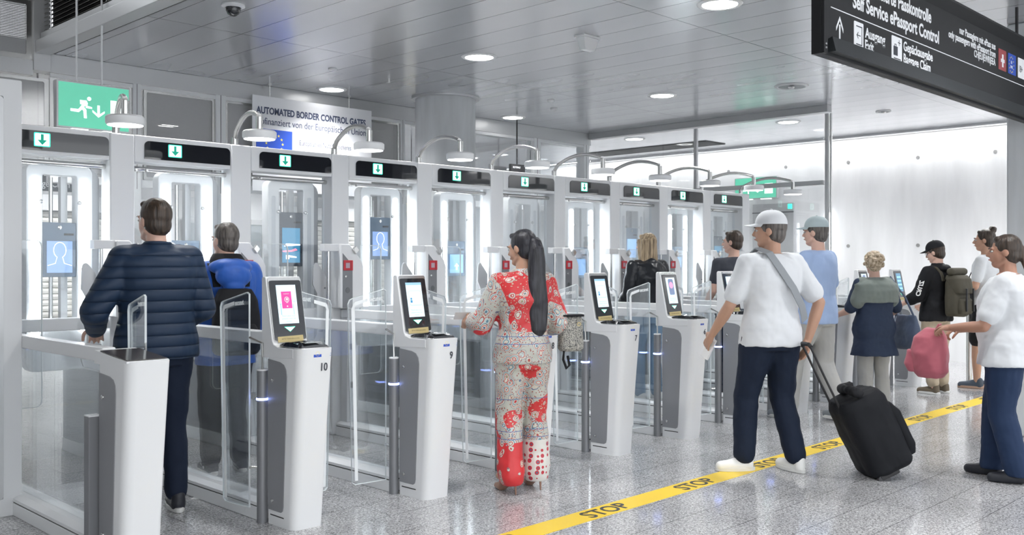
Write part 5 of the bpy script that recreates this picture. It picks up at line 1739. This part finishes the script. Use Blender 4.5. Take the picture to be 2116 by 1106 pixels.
b = MB(); b.tube([(.27, -.08, .95), (.25, -.11, .88), (.27, -.12, .82), (.30, -.10, .84), (.295, -.08, .90)], .009, 8); b.build('hanging_strap', BLKF, g, smooth=True)

# --- 4 blonde woman in leather jacket
t, h, V, R = human('woman with straight streaked blonde hair in a black leather jacket', 8.08, 5.98, -18, 1.76,
    J=dict(eL=(-.24, .0, 1.12), wL=(-.22, .18, 1.0), eR=(.25, -.05, 1.12), wR=(.24, .1, .93)), bw=1.05, fem=1, yaw=25, skinm=SKIN_L,
    top=dict(mat=LEATH, name='leather_jacket', inf=.032, hem=.90, sleeve=2., r=(.076, .064, .048), collar=.02, folds=.03),
    pants=dict(mat=JEANS_B, name='jeans'), shoes=dict(mat=WSHOE, sole=RUB), hair=(HBL, 'long'))
# --- 5 man in charcoal tee
t, h, V, R = human('man with short dark hair in a charcoal t-shirt behind pedestal five', 9.00, 5.52, -30, 1.80,
    J=dict(eL=(-.23, .0, 1.12), wL=(-.22, .17, .98), eR=(.25, -.04, 1.12), wR=(.25, .08, .90)), bw=1.02, yaw=42, skinm=SKIN_L,
    top=dict(mat=CHAR, inf=.022, hem=.86, sleeve=.62), pants=dict(mat=JEANS_D), shoes=dict(mat=DSHOE, sole=RUB), hair=(HBR, 'tight'))
# --- 6 man in white tee and cap
t, h, V, R = human('man in a white t-shirt, white cap and dark navy jeans walking left', 6.00, 3.38, -28, 1.80,
    J=dict(eL=(-.29, .04, 1.12), wL=(-.33, .20, .92), eR=(.32, -.09, 1.14), wR=(.25, -.06, .88), kL=(-.13, .10, .50), aL=(-.17, .06, .085), kR=(.11, .04, .49), aR=(.15, -.08, .085),
           fL=(-.97, .25, 0), fR=(-.15, 1, 0), hL=(-.09, 0, .9)), bw=1.12, yaw=48, skinm=SKIN_M,
    top=dict(mat=TEEW, inf=.026, hem=.85, sleeve=.72, r=(.080, .074, .06), folds=.028), pants=dict(mat=JEANS_D, w=(.112, .086, .074), hem=.03), shoes=dict(mat=WSHOE, sole=RUB), hair=(HG, 'cap'), palmL=(1, 0, 0))
cap_hat(t, h, R, TEEW)
strap(t, [((-.10, .175, 1.28), (1, 0, .2)), ((-.105, .12, 1.44), (1, 0, .1)), ((-.10, .0, 1.508), (1, 0, .1)), ((-.075, -.10, 1.475), (1, 0, .3)), ((-.02, -.158, 1.36), (1, 0, .5)), ((.06, -.176, 1.24), (1, 0, .6)), ((.13, -.170, 1.12), (1, 0, .7)), ((.185, -.12, 1.02), (.6, -.3, .6))], .05, cloth('grey_strap', (.30, .32, .34), .8), 'bag_strap', .004)
g = held('folded_papers', 'white folded papers held in the left hand of the man in the white cap', 'papers', t)
o_ = MB().box(-.005, .005, -.035, .035, -.09, .05).box(.008, .012, -.03, .04, -.08, .06).build('sheets', PAPER, g); o_.location = (-.325, .25, .83); o_.rotation_euler = (.4, .2, .3)
MANW = t
# trolley suitcase behind him
def suitcase():
    hx = W_of(MANW, (.225, -.12, .80))
    base = Vector((6.42, 2.74, 0))
    t = thing('trolley_suitcase', 'black soft trolley suitcase tilted on its wheels behind the man in the white cap', 'suitcase', (base.x, base.y, 0))
    # own frame: lean direction towards the hand
    d = Vector((hx.x - base.x, hx.y - base.y, 0))
    dist = d.length
    d.normalize()
    up = (Vector((hx.x, hx.y, hx.z)) - base - Vector((0, 0, .05))).normalized()
    up = (Vector((-.42 * .72, .42 * .70, .90))).normalized()
    side = Vector((.66, .75, 0)); side = (side - up * side.dot(up)).normalized()   # depth axis (away from camera)
    front = side.cross(up).normalized()
    M = Matrix((front, side, up)).transposed().to_4x4()
    M.translation = Vector((0, 0, .045))
    b = MB()
    rows = []
    p_loft(b, [(0, 0, .02, .15, .17), (0, 0, .05, .165, .19), (.0, 0, .30, .17, .195), (0, 0, .50, .165, .19), (0, 0, .56, .14, .16)], p=4)
    body = fuse(b, 'case_body', cloth('suitcase_nylon', (.004, .005, .008), .75), t, .010, 3, folds=.016)
    body.matrix_local = M
    b = MB(); p_loft(b, [(.155, 0, .06, .045, .14), (.17, 0, .12, .05, .155), (.17, 0, .36, .05, .15), (.15, 0, .44, .035, .12)], p=3.5)
    fuse(b, 'front_pocket', MATS['suitcase_nylon'], t, .009, 2, folds=.012).matrix_local = M
    b = MB(); b.tube([(0, -.14, .575), (-.02, -.15, .60), (-.03, .0, .615), (.0, .15, .59), (.08, .17, .57)], .035, 10)
    fuse(b, 'jacket_on_top', BLKF, t, .009, 3, folds=.03).matrix_local = M
    for sy in (-.07, .07):
        MB().tube([(-.14, sy, .4), (-.145, sy, .80), (-.145, sy, 1.00)], .008, 8).build('telescopic_rod', BLACK, t, smooth=True).matrix_local = M
    MB().tube([(-.145, -.075, .99), (-.145, -.06, 1.01), (-.145, .06, 1.01), (-.145, .075, .99)], .014, 10).build('grip', BLACK, t, smooth=True).matrix_local = M
    for sy in (-.15, .15):
        w = MB(); w.rings([[(-.10 + r_ * math.cos(2 * PI * k / 18), sy + dy, .0 + r_ * math.sin(2 * PI * k / 18)) for k in range(18)] for r_, dy in ((.026, -.018), (.042, -.015), (.042, .015), (.026, .018))])
        w.build('wheel', pmat('wheel_rubber', (.05, .05, .055), .6), t, smooth=True).matrix_local = M
    MB().box(-.12, .02, -.17, .17, .0, .04).build('wheel_base', BLACK, t, bev=.01).matrix_local = M
    return t
suitcase()
# --- 7 man in light blue shirt
t, h, V, R = human('tall man in a light blue shirt and pale grey cap', 8.22, 4.16, -4, 1.86,
    J=dict(eL=(-.25, .06, 1.12), wL=(-.20, .26, 1.05), eR=(.27, .02, 1.12), wR=(.20, .24, 1.03), kL=(-.10, .16, .51), aL=(-.10, .22, .085), kR=(.10, .0, .49), aR=(.10, -.18, .10)), bw=1.08, yaw=10, skinm=SKIN_L,
    top=dict(mat=LBLUE, inf=.026, hem=.84, sleeve=.75, r=(.076, .070, .06)), pants=dict(mat=GREYP, w=(.108, .086, .080)), shoes=dict(mat=pmat('grey_mesh_shoe', (.22, .24, .26), .7), sole=RUB), hair=(HG, 'cap'))
cap_hat(t, h, R, cloth('pale_grey_cap', (.42, .50, .52), .85))
# --- 8 curly woman
t, h, V, R = human('woman with curly light blonde hair in a sage and navy tunic', 9.12, 4.02, -32, 1.55,
    J=dict(eL=(-.26, .06, 1.12), wL=(-.26, .28, 1.05), eR=(.27, -.02, 1.12), wR=(.27, .20, 1.02)), bw=1.18, fem=1, yaw=-10, skinm=SKIN_L,
    top=dict(mat=NAVYS, name='tunic', inf=.038, hem=.62, sleeve=.9, r=(.075, .07, .06), flare=1.25, folds=.03), pants=dict(mat=GREYP, w=(.10, .08, .075)), shoes=dict(mat=DSHOE, sole=RUB), hair=(HCU, 'curly'))
b = MB()
p_loft(b, [(0, -.015, 1.20, .245, .187), (0, -.02, 1.33, .258, .182), (0, -.02, 1.40, .250, .160), (0, -.018, 1.445, .19, .135), (0, -.018, 1.478, .098, .096)])
for sg in (-1, 1):
    p_cap(b, (sg * .15, -.01, 1.395), (sg * .205, -.01, 1.22), .092, .092)
fuse(b, 'sage_shoulder_layer', SAGE, t, .010, 4, folds=.02)
g = held('shoulder_bag', 'large slate blue shoulder bag on the right side of the curly haired woman', 'bag', t)
b = MB(); p_loft(b, [(.38, -.05, .68, .05, .19), (.38, -.05, .72, .07, .215), (.38, -.05, .90, .065, .20), (.37, -.05, 1.06, .03, .16)], p=3)
fuse(b, 'bag_body', cloth('slate_bag', (.10, .13, .20), .5), g, .010, 3, folds=.02)
b = MB(); b.tube([(.36, -.20, 1.04), (.28, -.16, 1.25), (.17, -.05, 1.48), (.25, .05, 1.30), (.36, .10, 1.04)], .011, 8); b.build('bag_handle', MATS['slate_bag'], g, smooth=True)

# --- 9 man in black cap with backpack
t, h, V, R = human('man in a black cap and black hoodie at the farthest pedestal, seen from the side', 10.86, 4.08, -10, 1.68,
    J=dict(eL=(-.24, .08, 1.13), wL=(-.20, .30, 1.03), eR=(.26, .0, 1.13), wR=(.20, .22, 1.02)), bw=1.06, yaw=10, pitch=-14, skinm=SKIN_L,
    top=dict(mat=BLKF, name='hoodie', inf=.034, hem=.84, sleeve=1.45, r=(.080, .074, .065), collar=.035, folds=.03), pants=dict(mat=KHAKI, name='cargo_trousers', w=(.108, .090, .070), hem=.055, folds=.035), shoes=dict(mat=pmat('olive_sneaker', (.14, .11, .075), .7), sole=RUB), hair=(HBR, 'tight'), palmL=(1, 0, 0))
cap_hat(t, h, R, BLKF)
b = MB(); p_ell(b, (0, -.10, 1.44), (.11, .06, .055)); fuse(b, 'hood', BLKF, t, .008, 3, folds=.015)
e = MB(); rr_ = MB()
for sg in (-1, 1):
    rr_.tube([h((sg * (.030 + .018 * math.cos(a)), .103 - .006, .0 + .015 * math.sin(a))) for a in [2 * PI * i / 12 for i in range(13)]], .0014, 6)
    rr_.tube([h((sg * .05, .095, .004)), h((sg * .078, .0, .004))], .0014, 6)
rr_.build('glasses', BLACK, t)
for i, (q, s_) in enumerate((('eL', 'sL'),)):
    el, sh = V[q], V[s_]
    d = (el - sh).normalized()
    p0 = sh + d * .30 + Vector((-.076, -.02, .015))
    text('CRUZ', .085, PAPER, face_mtx(p0, -d, Vector((0, -1, 0))), t, 'sleeve_lettering', bold=.003, sx=.8)
backpack('olive brown canvas backpack worn by the man in the black cap', t, OLIVE, OLIVE, z0=.90, z1=1.36, y=-.16, w=.32, d=.17, roll=True)
g = held('tote_bag', 'clear tote bag with swirl print held by the man in the black cap', 'bag', t)
cl = glass_mat('clear_plastic', (.75, .80, .86))
b = MB(); p_loft(b, [(-.20, .40, .68, .14, .03), (-.20, .40, .72, .15, .045), (-.20, .40, .85, .15, .04), (-.20, .40, .94, .13, .01)], p=3.5)
b.build('plastic_body', cl, g, smooth=True)
b = MB()
for cx_, cz_, r0 in ((-.27, .80, .05), (-.14, .77, .055), (-.20, .87, .035)):
    for r_ in (r0, r0 * .6, r0 * .25):
        b.tube([(cx_ + r_ * math.cos(2 * PI * i / 20), .353, cz_ + r_ * math.sin(2 * PI * i / 20)) for i in range(18)], .004, 6)
b.build('swirl_print', pmat('print_slate', (.12, .15, .22), .5), g)
b = MB(); b.tube([(-.28, .40, .93), (-.24, .385, 1.0), (-.19, .385, 1.02), (-.14, .40, .93)], .005, 8); b.build('bag_handle', BLKF, g, smooth=True)

# --- 10 man with hair bun
t, h, V, R = human('man with a dark hair bun in a white t-shirt and shorts', 11.70, 3.84, 2, 1.84,
    J=dict(eL=(-.23, .04, 1.12), wL=(-.12, .26, 1.04), eR=(.24, -.02, 1.12), wR=(.14, .24, 1.0), kL=(-.10, .06, .49), aL=(-.10, .06, .085), aR=(.10, -.08, .085)), bw=1.0, yaw=12, skinm=SKIN_M,
    top=dict(mat=TEEW, inf=.024, hem=.86, sleeve=.7), pants=dict(mat=BLKF, name='shorts', short=.85, w=(.110, .095, .09)), shoes=dict(mat=pmat('slate_sneaker', (.07, .09, .12), .7), sole=pmat('tan_sole', (.5, .33, .24), .6)), hair=(HBR, 'bun'))
strap(t, [((-.17, -.13, 1.02), (0, 0, 1)), ((-.12, -.15, 1.18), (1, 0, 1)), ((.02, -.15, 1.33), (1, 0, 1)), ((.12, -.10, 1.44), (1, .3, .4)), ((.14, .0, 1.475), (1, 0, 0)), ((.08, .12, 1.38), (1, 0, .5)), ((-.05, .155, 1.22), (1, 0, .8)), ((-.17, .12, 1.05), (.5, 0, 1))], .05, BLKF, 'sling_strap', .005)
g = held('waist_bag', 'black waist bag on the front of the man with the hair bun', 'bag', t)
b = MB(); p_loft(b, [(-.20, .14, .90, .06, .05), (-.20, .14, .93, .075, .065), (-.20, .14, 1.08, .075, .06), (-.20, .13, 1.13, .06, .04)], p=3); fuse(b, 'pouch', BLKF, g, .008, 2, folds=.01)
g.location = t.location

# --- 11 woman in white at the right edge
t, h, V, R = human('woman in a white t-shirt and navy trousers at the right edge, walking left', 6.86, 2.12, 12, 1.64,
    J=dict(eL=(-.24, .12, 1.10), wL=(-.14, .34, 1.08), eR=(.26, .06, 1.10), wR=(.18, .31, 1.05), kL=(-.10, .02, .49), kR=(.10, .08, .49), aL=(-.10, -.08, .085), aR=(.10, .10, .085)), bw=1.30, fem=1, yaw=8, skinm=SKIN_B, belly=1,
    top=dict(mat=TEEW, inf=.03, hem=.82, sleeve=.7, r=(.082, .078, .07), folds=.026, flare=1.05), pants=dict(mat=NAVYT, w=(.105, .090, .086), hem=.0), shoes=dict(mat=DSHOE), hair=(HBR, 'tail'), palmL=(0, 0, -1), palmR=(0, 0, -1), curl=(1.0, 1.0))
g = held('rose_backpack', 'rose pink soft backpack carried in front of the woman in the white t-shirt', 'backpack', t)
b = MB(); p_loft(b, [(0, .50, .70, .09, .09), (0, .50, .75, .13, .125), (0, .51, .88, .145, .13), (0, .50, 1.0, .125, .11), (0, .48, 1.06, .07, .06)], p=2.6)
fuse(b, 'bag_body', ROSE, g, .010, 3, folds=.03)
b = MB(); p_loft(b, [(0, .61, .74, .09, .04), (0, .63, .80, .10, .05), (0, .62, .90, .09, .04)], p=3); fuse(b, 'front_pocket', ROSE, g, .009, 2, folds=.02)
b = MB(); b.tube([(-.05, .46, 1.05), (-.05, .44, 1.09), (.05, .44, 1.09), (.05, .46, 1.05)], .008, 8); b.build('carry_loop', ROSE, g, smooth=True)
